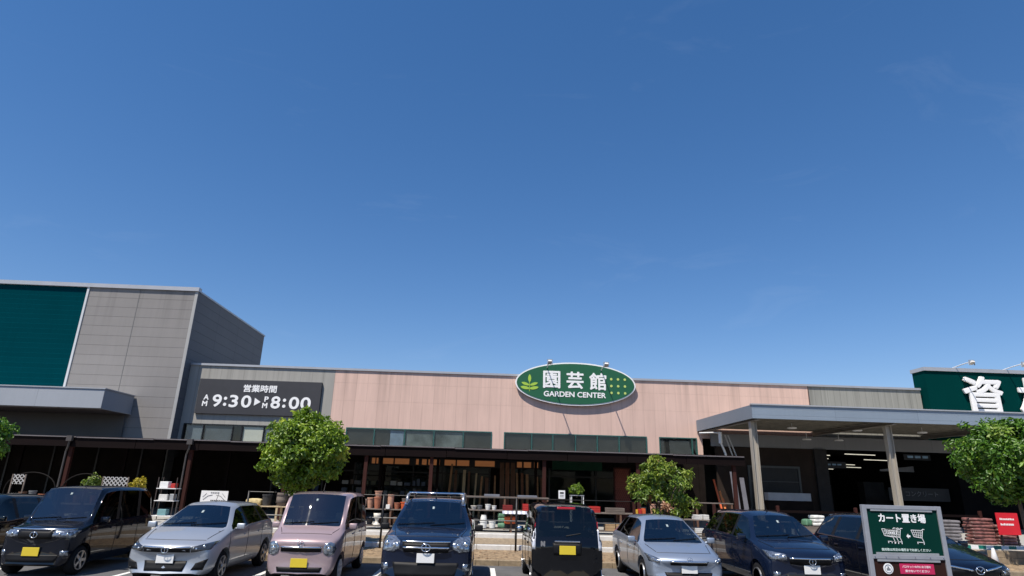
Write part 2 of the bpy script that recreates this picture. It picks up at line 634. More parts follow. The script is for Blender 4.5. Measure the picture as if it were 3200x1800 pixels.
# planted strip: uneven soil
random.seed(4)
rs = np.random.RandomState(4)
nx, ny = 420, 9
sv, sf = [], []
for j in range(ny):
    for i in range(nx):
        y = 17.55 + (19.12 - 17.55) * j / (ny - 1)
        z = 0.115 + 0.105 * j / (ny - 1) + (rs.rand() - 0.5) * 0.045 * (0 < j < ny - 1)
        sv.append((-42 + 84 * i / (nx - 1), y, z))
for j in range(ny - 1):
    for i in range(nx - 1):
        a = j * nx + i
        sf.append((a, a + 1, a + 1 + nx, a + nx))
struct('planting_soil', MB().add(sv, sf), soil)
k = MB()
for i in range(-42, 42):
    k.box(i * 1.0 + 0.004, i * 1.0 + 0.996, 19.12, 19.34, 0.0, 0.345)
struct('retaining_kerb', k, conc_l, bevel=0.012)
sv, sf = [], []
for j in range(ny):
    for i in range(nx):
        y = 19.34 + (21.1 - 19.34) * j / (ny - 1)
        z = 0.325 + 0.055 * j / (ny - 1) + (rs.rand() - 0.5) * 0.03 * (0 < j < ny - 1)
        sv.append((-42 + 84 * i / (nx - 1), y, z))
for j in range(ny - 1):
    for i in range(nx - 1):
        a = j * nx + i
        sf.append((a, a + 1, a + 1 + nx, a + nx))
struct('upper_soil', MB().add(sv, sf), pmat('gravel_soil', (0.26, 0.20, 0.13), 0.95, var=0.5, scale=12, bump=1.0, bscale=26))
struct('terrace', MB().box(-60, 60, 21.3, 60, -0.1, ZS), conc)
k = MB()
for i in range(-40, 40):
    k.box(i * 1.2 + 0.004, i * 1.2 + 1.196, 21.1, 21.3, 0, ZS + 0.004)
struct('terrace_edge', k, conc_l, bevel=0.01)

# a few dry leaves and stones on the soil
lv = MB()
for i in range(500):
    x = random.uniform(-14, 14)
    y = random.uniform(17.6, 19.05)
    z = 0.115 + 0.105 * (y - 17.55) / 1.57 + 0.02
    a = random.uniform(0, 6.28)
    s = random.uniform(0.02, 0.05)
    c_, s_ = math.cos(a) * s, math.sin(a) * s
    lv.add([(x - c_, y - s_, z), (x + s_ * .6, y - c_ * .6, z + 0.012), (x + c_, y + s_, z + 0.004), (x - s_ * .6, y + c_ * .6, z + 0.014)], [(0, 1, 2, 3)])
o = lv.build('fallen_leaves', pmat('dry_leaf', (0.22, 0.10, 0.05), 0.8, var=0.6, scale=3))
tag(o, 'brown dry leaves scattered over the soil strip', 'leaves', kind='stuff')

# ------------------------------------------------------------------ grey hall with the teal panel (left)
T = thing('store_hall', 'tall grey panelled store hall with a dark teal panel, left of the pink wing', 'building', (-24, 32.3, 0))
MB().box(-21.24, -15.57, 32.3, 42.9, ZS, 11.49).build('wall', tower_m, T)
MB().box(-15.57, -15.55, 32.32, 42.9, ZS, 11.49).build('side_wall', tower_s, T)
MB().box(-34, -21.35, 32.33, 42.9, ZS, 11.49).build('teal_panel', teal_m, T)
MB().box(-21.35, -21.24, 32.25, 32.6, ZS, 11.49).build('trim', pmat('pale_trim', (0.55, 0.57, 0.58), 0.5, var=0.05), T)
MB().box(-15.70, -15.545, 32.27, 32.30, ZS, 11.49).build('corner_trim', pmat('grey_trim', (0.36, 0.36, 0.35), 0.6, var=0.05), T)
MB().box(-18.615, -18.59, 32.288, 32.302, ZS, 11.49).build('seam', pmat('seam_dark', (0.17, 0.17, 0.17), 0.8), T)
mb = MB().box(-34.1, -15.50, 32.2, 32.55, 11.49, 11.70)
mb.box(-15.85, -15.52, 32.55, 43.0, 11.49, 11.58)
mb.box(-34.1, -15.85, 42.7, 43.0, 11.49, 11.70)
mb.build('coping', coping_m, T)
MB().box(-34, -15.85, 32.55, 42.7, 11.3, 11.42).build('roof', conc, T)

E_ = thing('entrance_canopy', 'deep pale metal canopy box on the grey hall, upper left', 'canopy', (-24, 31, 4.8))
MB().box(-36, -17.70, 29.67, 32.24, 4.90, 5.78).build('fascia', fascia_n, E_)
MB().box(-36, -17.66, 29.63, 32.24, 5.78, 5.83).build('edge_flashing', coping_m, E_)
mb = MB()
for i in range(18):
    mb.box(-36 + i * 1.02, -36 + i * 1.02 + 1.0, 29.8, 32.2, 4.86, 4.898)
mb.build('soffit', soffit_m, E_)
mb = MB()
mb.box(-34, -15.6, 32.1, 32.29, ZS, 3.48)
mb.build('shaded_front', dkwall, T)  # dark sheet added over the hall wall for the shade under the canopy
for i in range(9):
    MB().box(-33.5 + i * 2.1, -33.42 + i * 2.1, 32.04, 32.098, ZS, 3.3).build('mullion', frame_k, T)
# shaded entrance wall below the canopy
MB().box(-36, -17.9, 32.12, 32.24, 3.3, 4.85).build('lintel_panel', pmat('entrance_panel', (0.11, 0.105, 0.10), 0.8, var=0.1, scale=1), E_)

# ------------------------------------------------------------------ garden wing
G = thing('garden_store', 'long single storey wing with pink and grey panel walls and a strip of windows', 'building', (4, 33, 0))


def wall(name, mat, x0, x1, z0, z1, y0=33.0, th=0.3, y1=None):
    return MB().box(x0, x1, y0, y1 or y0 + th, z0, z1).build(name, mat, G)


WT, WB = 4.64, 3.55
mb = MB().box(-15.545, -7.932, 33.0, 33.3, WT - 0.04, 7.62)
mb.box(-15.545, -15.35, 33.0, 33.3, 3.46, WT - 0.041)
mb.build('grey_wall', grey_m, G)
mb = MB().box(-7.93, 17.93, 33.0, 33.3, WT, 7.62)
for a, b in ((-7.93, -7.05), (0.57, 1.2), (8.82, 9.47), (11.52, 11.82)):
    mb.box(a, b, 33.0, 33.3, 3.46, WT - 0.001)
mb.build('pink_wall', pink_m, G)
MB().box(17.95, 24.36, 33.01, 33.3, 4.7, 7.62).build('grey_end_wall', panel_mat('grey_end_panels', (0.29, 0.29, 0.262), px=0.36, ox=17.95, lw=0.02, dark=0.7, var=0.10, streak=0.22, ztop=7.62), G)
MB().box(17.915, 17.955, 32.96, 33.02, 4.7, 7.62).build('joint', pmat('joint_brown', (0.10, 0.07, 0.06), 0.7), G)
MB().box(-15.54, 24.37, 32.93, 33.35, 7.62, 7.73).build('coping', coping_m, G)
MB().box(-15.54, 24.3, 33.35, 46, 7.3, 7.4).build('roof', conc, G)
MB().box(-15.5, 24.3, 45.7, 46, ZS, 7.3).build('rear_wall', conc, G)
# rooms behind the glass
mb = MB()
mb.box(-15.3, 17.0, 40.0, 40.1, ZS, 7.2)
mb.box(-15.3, 17.0, 33.4, 40.0, 5.6, 5.7)
mb.build('inner_wall', pmat('inner_wall', (0.16, 0.17, 0.165), 0.9, var=0.35, scale=0.35), G)
mb = MB()
for i in range(11):
    x = -14 + i * 2.9
    mb.box(x, x + 0.12, 33.6, 39.9, 5.2, 5.55)
mb.build('roof_truss', pmat('truss_paint', (0.30, 0.31, 0.31), 0.7), G)
# window strip: each bay a window with frame and panes
def window(x0, x1, mulls, z0, z1, fm, depth=0.14):
    wv = MB()
    t = 0.05
    wv.box(x0, x1, 32.99, 32.99 + depth, z1 - t, z1)
    wv.box(x0, x1, 32.99, 32.99 + depth, z0, z0 + t)
    xs = [x0 + t / 2] + mulls + [x1 - t / 2]
    for x in xs:
        wv.box(x - t / 2, x + t / 2, 32.97, 32.99 + depth + 0.01, z0 + t, z1 - t)
    f = wv.build('window', fm, G)
    gl = MB()
    for a, b in zip(xs[:-1], xs[1:]):
        gl.box(a + t / 2, b - t / 2, 33.02, 33.028, z0 + t, z1 - t)
    gl.build('pane', winglass, f)
    return f


window(-7.05, 0.57, [-5.57, -3.99, -2.47, -0.93], WB, WT, frame_g)
window(1.2, 8.82, [2.67, 3.79, 4.99, 6.15, 7.32], WB, WT, frame_g)
window(9.47, 11.52, [11.25], WB, WT, frame_g)
window(-15.35, -7.94, [-14.33, -12.83, -12.36, -11.25, -9.7], WB, WT - 0.04, frame_k)
# cream blind in one of the left panes
mb = MB()
mb.box(-12.30, -11.28, 33.07, 33.09, WB + 0.05, 4.5)
mb.build('blind', pmat('cream_blind', (0.62, 0.60, 0.52), 0.8, var=0.06), G)
MB().box(-4.75, -4.05, 33.07, 33.09, WB + 0.05, 4.55).build('blind', pmat('pale_blue_sheet', (0.16, 0.22, 0.29), 0.8, var=0.3, scale=2), G)  # pale blue sheet put in for sky mirrored in this pane
dimb = pmat('dim_blind', (0.030, 0.030, 0.029), 0.85, var=0.45, scale=0.9, spec=0.1)  # dark sheets added behind the panes to dull the glass
greyb = pmat('mottled_blind', (0.11, 0.125, 0.12), 0.85, var=0.8, scale=0.7, spec=0.1)  # mottled tone stands in for reflections in these panes
MB().box(-11.2, -9.75, 33.07, 33.09, WB + 0.05, 4.5).build('blind', pmat('grey_blue_blind', (0.13, 0.16, 0.19), 0.85, var=0.3, scale=1), G)
MB().box(-15.2, -14.4, 33.07, 33.09, WB + 0.05, 4.5).build('blind', MATS['grey_blue_blind'], G)
MB().box(-14.25, -12.9, 33.07, 33.09, WB + 0.05, 4.5).build('blind', pmat('slate_blind', (0.07, 0.085, 0.10), 0.85, var=0.3, scale=1), G)
for a, b, m_ in ((-7.0, -5.62, dimb), (-5.52, -4.8, dimb), (-3.94, -2.52, greyb), (-2.42, -0.98, greyb), (-0.88, 0.52, dimb), (1.25, 2.6, dimb), (2.72, 3.74, dimb), (3.84, 4.94, dimb), (5.04, 6.1, dimb), (6.2, 7.27, dimb), (7.37, 8.77, dimb), (9.52, 11.2, dimb)):
    MB().box(a, b, 33.07, 33.09, WB + 0.05, 4.55).build('blind', m_, G)
# shop front below the windows (deep shade)
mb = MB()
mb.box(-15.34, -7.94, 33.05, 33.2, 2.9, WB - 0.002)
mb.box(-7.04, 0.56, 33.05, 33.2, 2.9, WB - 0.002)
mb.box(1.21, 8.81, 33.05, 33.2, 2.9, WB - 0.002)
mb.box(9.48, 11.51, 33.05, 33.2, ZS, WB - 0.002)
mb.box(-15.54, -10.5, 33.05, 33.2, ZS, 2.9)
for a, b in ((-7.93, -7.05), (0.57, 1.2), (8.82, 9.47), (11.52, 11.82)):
    mb.box(a, b, 33.0, 33.3, ZS, 3.459)  # pillar feet coloured dark for the shade under the canopy
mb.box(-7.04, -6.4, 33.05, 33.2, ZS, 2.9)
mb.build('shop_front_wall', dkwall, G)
mb = MB()
for x in (-10.5, -9.2, -7.95, -6.4, -4.9, -3.4, -1.9, 0.5, 1.25, 2.9, 3.62, 6.05, 7.4, 8.8):
    mb.box(x - 0.04, x + 0.04, 33.0, 33.1, ZS, 2.9)
mb.box(-10.5, 8.8, 33.01, 33.09, 2.45, 2.52)
mb.build('shop_front_frame', frame_k, G)
MB().box(-10.4, 8.7, 33.12, 33.13, ZS, 2.9).build('shop_glazing', shopglass, G)
# amber glow strips added for a sunlit orange band above the timber racks
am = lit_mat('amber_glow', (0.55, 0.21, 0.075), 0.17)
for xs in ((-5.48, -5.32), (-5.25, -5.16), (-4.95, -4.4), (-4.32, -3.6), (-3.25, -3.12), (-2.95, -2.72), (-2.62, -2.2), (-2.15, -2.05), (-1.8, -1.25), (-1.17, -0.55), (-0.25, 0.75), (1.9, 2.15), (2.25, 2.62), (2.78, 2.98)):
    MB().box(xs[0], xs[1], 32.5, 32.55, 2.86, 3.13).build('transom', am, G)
MB().box(-5.6, 3.1, 32.56, 32.6, 2.80, 3.20).build('transom_frame', frame_k, G)

# ------------------------------------------------------------------ timber canopy along the wing
C1 = thing('timber_canopy', 'low dark brown timber canopy running along the shop front', 'canopy', (-6, 25, 0.5))
mb = MB()
mb.hexa([(-30, 24.98, 3.30), (-15.5, 24.98, 3.30), (-15.5, 32.24, 3.50), (-30, 32.24, 3.50)],
        [(-30, 24.98, 3.36), (-15.5, 24.98, 3.36), (-15.5, 32.24, 3.56), (-30, 32.24, 3.56)])
mb.hexa([(-15.499, 24.98, 3.30), (10.6, 24.98, 3.30), (10.6, 32.98, 3.49), (-15.499, 32.98, 3.49)],
        [(-15.499, 24.98, 3.36), (10.6, 24.98, 3.36), (10.6, 32.98, 3.55), (-15.499, 32.98, 3.55)])
mb.build('roof', pmat('brown_roof_sheet', (0.02, 0.011, 0.010), 0.8, var=0.3, scale=1.2, spec=0.15), C1)
mb = MB()
n = 17
for i in range(n):
    x0 = -30 + i * 2.39
    mb.box(x0, x0 + 2.37, 24.95, 24.99, 2.97 + 0.012 * math.sin(i * 1.7), 3.30)
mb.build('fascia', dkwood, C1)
mb = MB()
for i in range(14):
    x0 = -30 + i * 2.9
    mb.box(x0, x0 + 2.88, 24.90, 24.985, 3.312 + 0.012 * math.sin(i * 2.3), 3.35 + 0.012 * math.sin(i * 2.3))
mb.build('drip_edge', drip, C1)
mb = MB()
for i in range(68):
    x = -29.8 + i * 0.6
    mb.hexa([(x, 25.0, 3.16), (x + 0.06, 25.0, 3.16), (x + 0.06, 32.2, 3.36), (x, 32.2, 3.36)],
            [(x, 25.0, 3.297), (x + 0.06, 25.0, 3.297), (x + 0.06, 32.2, 3.497), (x, 32.2, 3.497)])
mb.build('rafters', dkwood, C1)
for x in (-24.6, -20.2, -15.72, -11.2, -7.5, -4.45, -1.9, 2.55, 6.3, 10.2):
    MB().box(x - 0.07, x + 0.07, 25.06, 25.20, ZS, 3.16).build('post', redwood, C1, bevel=0.01)
    if x < 8:
        MB().box(x - 0.06, x + 0.06, 28.9, 29.02, ZS, 3.26).build('post', dkwood, C1)
for x in (-15.72, -11.2):
    mb = MB().box(x - 0.1, x + 0.1, 24.80, 24.93, 3.17, 3.37)
    mb.tube([(x, 24.87, 3.18), (x - 0.02, 24.90, 3.0), (x - 0.13, 25.02, 2.8), (x - 0.13, 25.02, 0.6)], 0.035, 8)
    mb.build('downpipe', pmat('downpipe_grey', (0.055, 0.048, 0.046), 0.6, var=0.1), C1)

# ------------------------------------------------------------------ steel canopy (right)
C2 = thing('steel_canopy', 'tall open steel canopy with a broad blue grey fascia and slim columns', 'canopy', (20, 26, 0.5))
mb = MB()
mb.box(11.53, 36, 25.95, 26.03, 4.99, 5.56)
mb.box(11.53, 11.61, 26.03, 32.95, 4.99, 5.56)
mb.build('fascia', fascia_m, C2)
MB().box(11.5, 36, 25.9, 26.05, 5.56, 5.61).build('edge_flashing', coping_m, C2)
MB().box(11.62, 36, 26.04, 32.9, 5.27, 5.33).build('roof_deck', deck_m, C2)
mb = MB()
for i in range(9):
    y = 26.6 + i * 0.74
    mb.box(11.63, 36, y, y + 0.07, 5.13, 5.268)
mb.build('purlins', pmat('purlin_steel', (0.20, 0.185, 0.15), 0.7, var=0.2), C2)
for x in (11.8, 17.83, 23.85, 29.9):
    mb = MB()
    mb.box(x - 0.10, x + 0.10, 26.08, 32.88, 4.92, 4.95)
    mb.box(x - 0.10, x + 0.10, 26.08, 32.88, 5.10, 5.128)
    mb.box(x - 0.012, x + 0.012, 26.08, 32.88, 4.951, 5.099)
    mb.build('beam', pmat('beam_steel', (0.24, 0.22, 0.19), 0.6, var=0.15), C2)
    mb = MB()
    mb.box(x - 0.13, x - 0.108, 26.5, 26.74, ZS, 4.915)
    mb.box(x + 0.108, x + 0.13, 26.5, 26.74, ZS, 4.915)
    mb.box(x - 0.107, x + 0.107, 26.60, 26.625, ZS, 4.915)
    mb.build('column', steel_l, C2)
for (x, y, z) in ((14.76, 29, 5.0), (17.95, 29, 4.98), (21.15, 29, 4.98), (18.5, 31.6, 4.7), (16.8, 31.6, 4.7), (24.3, 29, 4.98)):
    mb = MB().lathe([(0.03, 0.0), (0.20, -0.03), (0.22, -0.07), (0.20, -0.10), (0.05, -0.11)], (x, y, z), 16)
    mb.tube([(x, y, z), (x, y, z + 0.3)], 0.015, 6)
    mb.build('lamp', white_m, C2, smooth=False)

# ------------------------------------------------------------------ materials hall behind the steel canopy
Hh = thing('materials_hall', 'dark green walled materials hall at the right edge with an open dark front', 'building', (28, 32.6, 0))
mb = MB().box(24.5, 44, 32.6, 33.6, 4.85, 8.66)
mb.box(24.5, 44, 33.6, 46, 4.85, 7.0)
mb.build('green_wall', green_m, Hh)
mb = MB().box(24.44, 44.1, 32.52, 32.9, 8.66, 8.86)
mb.box(24.44, 44.1, 32.9, 33.66, 8.66, 8.86)
mb.build('coping', coping_m, Hh)
MB().box(12.1, 36, 32.5, 32.58, 4.22, 4.86).build('lintel_panel', panel_mat('lintel_panels', (0.22, 0.225, 0.235), px=2.4, ox=12.1, lw=0.02, dark=0.8), Hh)
mb = MB()
mb.box(12.3, 17.5, 32.45, 32.6, ZS, 4.215)
mb.build('brown_wall', pmat('brown_shutter_wall', (0.030, 0.022, 0.018), 0.85, var=0.25, scale=0.8, spec=0.1), Hh)
mb = MB()
mb.box(13.9, 14.0, 32.36, 32.448, ZS, 3.3)
mb.box(16.55, 16.65, 32.36, 32.448, ZS, 3.3)
mb.box(14.001, 16.549, 32.36, 32.448, 3.2, 3.3)
mb.box(14.001, 16.549, 32.36, 32.448, 2.5, 2.54)
mb.build('door_frame', pmat('dim_frame', (0.05, 0.055, 0.055), 0.6), Hh)
MB().box(14.001, 16.549, 32.40, 32.44, ZS, 3.199).build('roller_door', pmat('dim_door', (0.012, 0.013, 0.014), 0.7, var=0.3), Hh)
MB().box(17.5, 18.15, 32.3, 32.6, ZS, 4.215).build('pillar', pmat('dark_pillar', (0.034, 0.032, 0.032), 0.8, spec=0.1), Hh)
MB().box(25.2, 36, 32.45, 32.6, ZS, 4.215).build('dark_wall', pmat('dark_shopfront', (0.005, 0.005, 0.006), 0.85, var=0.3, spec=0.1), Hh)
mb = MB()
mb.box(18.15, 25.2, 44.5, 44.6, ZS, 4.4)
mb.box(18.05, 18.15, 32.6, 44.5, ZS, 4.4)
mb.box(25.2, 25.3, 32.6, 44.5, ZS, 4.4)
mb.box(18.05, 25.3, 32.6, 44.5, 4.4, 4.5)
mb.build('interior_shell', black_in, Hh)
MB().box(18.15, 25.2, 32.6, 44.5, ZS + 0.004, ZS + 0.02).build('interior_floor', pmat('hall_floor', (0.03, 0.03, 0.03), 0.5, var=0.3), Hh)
tube_m = lit_mat('fluorescent', (1.0, 0.95, 0.78), 0.6)
for (x, y, z, l) in ((19.1, 34.5, 4.05, 1.2), (21.2, 34.2, 4.12, 1.9), (20.2, 37.0, 4.0, 1.6), (23.4, 36.2, 3.95, 1.7), (22.3, 38.5, 3.75, 2.4), (20.0, 40.0, 3.7, 1.4), (24.0, 40.0, 3.65, 1.6), (21.0, 42.5, 3.5, 1.6), (23.6, 42.5, 3.6, 1.5)):
    mb = MB().tube([(x - l / 2, y, z), (x + l / 2, y + 0.25, z)], 0.022, 6)
    mb.build('ceiling_tube', tube_m, Hh)
for i, (x, w_) in enumerate(((18.9, 0.9), (20.3, 1.1), (22.2, 1.2), (24.1, 0.9))):
    MB().box(x, x + w_, 36 + i % 2 * 2, 36.6 + i % 2 * 2, ZS, 2.3 + 0.2 * (i % 3)).build('stock_shelving', pmat('stock_dark', (0.022, 0.020, 0.020), 0.8, var=0.6, scale=2.5), Hh)
# white slanted sheet under the ceiling
MB().hexa([(23.0, 35.5, 3.30), (25.0, 35.5, 3.30), (25.0, 35.5, 3.62), (23.0, 35.5, 3.40)],
          [(23.0, 35.56, 3.30), (25.0, 35.56, 3.30), (25.0, 35.56, 3.62), (23.0, 35.56, 3.40)]).build('hanging_sheet', pmat('grey_sheet', (0.30, 0.31, 0.33), 0.7), Hh)
s1 = MB().box(23.0, 24.5, 33.3, 33.34, 3.85, 4.15).build('hanging_board', pmat('dark_board', (0.010, 0.012, 0.016), 0.6), Hh)
for i in range(3):
    MB().box(23.2 + i * 0.42, 23.5 + i * 0.42, 33.27, 33.295, 3.96, 4.08).build('board_tile', pmat('pale_blue_lettering', (0.25, 0.40, 0.55), 0.6), s1)
s2 = MB().box(18.9, 20.3, 34.3, 34.34, 3.35, 3.7).build('hanging_board', MATS['dark_board'], Hh)
for i in range(3):
    MB().box(19.2 + i * 0.3, 19.42 + i * 0.3, 34.27, 34.295, 3.5, 3.58).build('board_tile', MATS['pale_blue_lettering'], s2)
bk = MB().box(21.6, 24.9, 32.9, 32.95, 1.75, 2.4).build('dim_board', MATS['dark_board'], Hh)
text_mesh('コンクリート', 0.3, 22.5, 1.98, 32.89, pmat('dim_lettering', (0.16, 0.16, 0.17), 0.8), 'dim_lettering', bk, 0.01, 0.0, width=1.75)
# white downpipe and braces where the canopies meet
mb = MB().tube([(10.9, 30.8, 4.72), (11.62, 30.8, 4.76), (11.95, 30.8, 4.76)], 0.035, 8)
mb.tube([(11.95, 30.8, 4.80), (11.95, 30.8, 4.25)], 0.09, 10)
mb.tube([(11.95, 30.8, 4.28), (12.15, 30.9, 3.9), (12.3, 31.0, 3.5)], 0.05, 8)
o = mb.build('rain_pipe', white_m)
tag(o, 'white bent rain pipe beside the pink corner under the steel canopy', 'pipe')
mb = MB()
for i, (x0, x1) in enumerate(((12.35, 12.75), (12.5, 12.95))):
    mb.beam((x0, 31.2, 4.7), (x1, 31.2, 3.4), 0.05, 0.05)
mb.build('brace', galv, C2)

# ------------------------------------------------------------------ wall signs
white_l = pmat('sign_white', (0.86, 0.86, 0.85), 0.45, var=0.02)
Sg = thing('hours_sign', 'charcoal board with white opening hours 9:30 to 8:00 on the grey wall', 'sign', (-11.7, 32.9, 5.08))
MB().box(-14.87, -8.53, 32.86, 32.99, 5.10, 6.91).build('board', pmat('charcoal', (0.036, 0.036, 0.041), 0.55, var=0.12, scale=1.2), Sg, bevel=0.01)
YS = 32.855
text_mesh('営業時間', 0.4, -12.56, 6.27, YS, white_l, 'heading', Sg, 0.012, 0.010, width=1.72, height=0.39)


def digits(seq):
    for ch, x, w_ in seq:
        if ch == ':':
            mb = MB()
            for z in (5.60, 5.91):
                mb.lathe([(0.085, -0.012), (0.085, 0.0)], (x + w_ / 2, YS, z), 18, 'y')
            mb.build('colon', white_l, Sg)
        else:
            text_mesh(ch, 0.7, x, 5.46, YS, white_l, 'numeral', Sg, 0.012, 0.022, width=w_, height=0.64)


digits((('9', -14.05, 0.47), (':', -13.50, 0.2), ('3', -13.19, 0.45), ('0', -12.58, 0.52), ('8', -11.05, 0.48), (':', -10.46, 0.2), ('0', -10.12, 0.53), ('0', -9.52, 0.53)))
for ch, x, z in (('A', -14.52, 5.81), ('M', -14.55, 5.48), ('P', -11.40, 5.80), ('M', -11.47, 5.47)):
    text_mesh(ch, 0.3, x, z, YS, white_l, 'letter', Sg, 0.012, 0.012, width=0.26 if ch != 'P' else 0.21, height=0.27)
MB().prism([(-11.90, 5.58), (-11.90, 5.98), (-11.58, 5.78)], YS - 0.012, YS).build('arrow', white_l, Sg)

Ov = thing('oval_sign', 'oval green garden center sign with a white rim on the pink wall', 'sign', (5, 32.7, 6.0))
CX, CZ, AX, AZ = 4.99, 7.28, 3.27, 1.165


def ellipse(ax, az, n=72):
    return [(CX + ax * math.cos(2 * math.pi * i / n), CZ + az * math.sin(2 * math.pi * i / n)) for i in range(n)]


MB().prism(ellipse(AX, AZ), 32.80, 32.93).build('rim', white_l, Ov)
MB().prism(ellipse(AX - 0.075, AZ - 0.075), 32.778, 32.798).build('panel', pmat('sign_green', (0.010, 0.105, 0.045), 0.5, var=0.06, scale=1.0), Ov)
mb = MB()
for x in (3.2, 5.0, 6.8):
    mb.box(x - 0.1, x + 0.1, 32.932, 32.995, 6.9, 7.6)
mb.build('bracket', galv, Ov)
YO = 32.775
for ch, x in (('園', 3.22), ('芸', 4.49), ('館', 5.73)):
    text_mesh(ch, 0.9, x, 6.99 + (0.02 if ch != '館' else -0.01), YO, white_l, 'character', Ov, 0.015, 0.024, width=0.93, height=0.93)
text_mesh('GARDEN CENTER', 0.32, 3.26, 6.56, YO, white_l, 'lettering', Ov, 0.012, 0.010, width=3.36, height=0.29)
leafg = pmat('leaf_green', (0.36, 0.55, 0.06), 0.5, var=0.05)
mb = MB()


def leafshape(cx, cz, l, w_, ang):
    p = []
    for i in range(20):
        a = 2 * math.pi * i / 20
        u, v = l / 2 * math.cos(a), w_ / 2 * math.sin(a) * (1 - 0.25 * math.cos(a) ** 2)
        p.append((cx + u * math.cos(ang) - v * math.sin(ang), cz + u * math.sin(ang) + v * math.cos(ang)))
    return p


for q in ((2.49, 7.50, 0.42, 0.17, R(90)), (2.27, 7.20, 0.44, 0.15, R(162)), (2.72, 7.20, 0.44, 0.15, R(18)), (2.26, 6.99, 0.50, 0.17, R(170)), (2.73, 6.99, 0.50, 0.17, R(10))):
    mb.prism(leafshape(*q), YO - 0.012, YO)
mb.box(2.475, 2.505, YO - 0.01, YO, 6.80, 7.36)
mb.build('leaf_emblem', leafg, Ov)
mb = MB()
for i in range(3):
    for j in range(3):
        mb.lathe([(0.068, -0.012), (0.068, 0)], (6.93 + i * 0.37, YO, 7.60 - j * 0.37), 14, 'y')
mb.build('dots', pmat('dot_yellow_green', (0.50, 0.62, 0.16), 0.5, var=0.04), Ov)

Hz = thing('character_sign', 'huge white raised characters on the dark green hall wall at the right edge', 'sign', (28, 32.55, 6.3))
text_mesh('資', 2, 26.40, 5.98, 32.50, white_l, 'character', Hz, 0.10, 0.05, width=2.28, height=2.44).name = 'character'
text_mesh('材', 2, 29.50, 5.98, 32.50, white_l, 'character', Hz, 0.10, 0.05, width=2.42, height=2.44)


def sign_lamp(x, zb, yw, reach, label, big=False, rise=0.15):
    t = thing('sign_lamp', label, 'lamp', (x, yw, zb), 0, 'spotlights over the wall signs')
    mb = MB().tube([(x, yw + 0.25, zb), (x, yw - reach * 0.5, zb + rise * 0.7), (x, yw - reach, zb + rise)], 0.028, 8)
    mb.box(x - 0.07, x + 0.07, yw + 0.2, yw + 0.32, zb - 0.12, zb + 0.06)
    mb.build('arm', white_m, t)
    yl = yw - reach
    mb = MB().hexa([(x - 0.105, yl - 0.17, zb + rise - 0.05), (x + 0.105, yl - 0.17, zb + rise - 0.05), (x + 0.105, yl + 0.10, zb + rise - 0.18), (x - 0.105, yl + 0.10, zb + rise - 0.18)],
                   [(x - 0.08, yl - 0.09, zb + rise + 0.04), (x + 0.08, yl - 0.09, zb + rise + 0.04), (x + 0.08, yl + 0.13, zb + rise - 0.06), (x - 0.08, yl + 0.13, zb + rise - 0.06)])
    mb.build('lamp_head', offwhite, t, bevel=0.015)
    mb = MB()
    for s in (-1, 1):
        mb.box(x + s * 0.13 - 0.010, x + s * 0.13 + 0.010, yl - 0.06, yl + 0.02, zb + rise - 0.2, zb + rise + 0.06)
    mb.box(x - 0.14, x + 0.14, yl - 0.05, yl + 0.01, zb + rise + 0.06, zb + rise + 0.08)
    mb.build('yoke', galv, t)
    return t


sign_lamp(3.42, 8.06, 33.0, 1.65, 'white spotlight on an arm over the left half of the oval sign')
sign_lamp(6.38, 8.02, 33.0, 1.65, 'white spotlight on an arm over the right half of the oval sign')
sign_lamp(26.30, 8.88, 32.7, 1.35, 'white lamp arm on the green hall roof, above the whole character', rise=0.12)
sign_lamp(29.25, 8.88, 32.7, 1.35, 'white lamp arm on the green hall roof, cut by the right edge', rise=0.12)
# ------------------------------------------------------------------ cars
def car_paint(name, col, metal=0.05, flake=0.25):
    m = pmat(name, col, 0.45, metal, var=flake * 0.4, scale=400, coat=1.0, spec=0.02 if max(col) < 0.1 else 0.3)
    return m


rubber = pmat('tyre_rubber', (0.014, 0.014, 0.015), 0.9, spec=0.1, var=0.25, scale=20)
rim_m = pmat('alloy', (0.42, 0.43, 0.45), 0.3, 0.85, var=0.1)
trimk = pmat('car_black_trim', (0.006, 0.006, 0.007), 0.55, var=0.2, spec=0.25)
carin = pmat('car_interior', (0.030, 0.030, 0.033), 0.85, var=0.3)
seat_m = pmat('seat_cloth', (0.09, 0.088, 0.085), 0.9, var=0.3, scale=12)
seat_l = pmat('seat_beige', (0.25, 0.22, 0.18), 0.9, var=0.2, scale=12)
chrome = pmat('chrome', (0.75, 0.76, 0.78), 0.12, 1.0, var=0.04)
lamp_l = pmat('headlamp_lens', (0.26, 0.29, 0.33), 0.15, 0.7, var=0.9, scale=18, coat=1.0)
lamp_d = pmat('headlamp_housing', (0.05, 0.055, 0.06), 0.2, 0.5, var=0.5, scale=20, coat=1.0)
lamp_r = pmat('tail_lamp_red', (0.30, 0.008, 0.010), 0.2, var=0.3, scale=18, coat=1.0)
lamp_c = pmat('tail_lamp_clear', (0.62, 0.62, 0.64), 0.18, 0.25, var=0.3, scale=16, coat=1.0)
plate_w = pmat('plate_white', (0.74, 0.74, 0.72), 0.5, var=0.04)
plate_y = pmat('plate_yellow', (0.66, 0.50, 0.03), 0.5, var=0.04)
ws_glass = glass_mat('windscreen_glass', (0.45, 0.52, 0.54), 2.1, 0.01)
sd_glass = glass_mat('side_glass', (0.16, 0.17, 0.17), 1.5, 0.01)


sticker_m = pmat('sticker', (0.30, 0.36, 0.36), 0.5, var=.2)
wiper_m = pmat('wiper_rubber', (0.008, 0.008, 0.009), 0.9, spec=0.05)


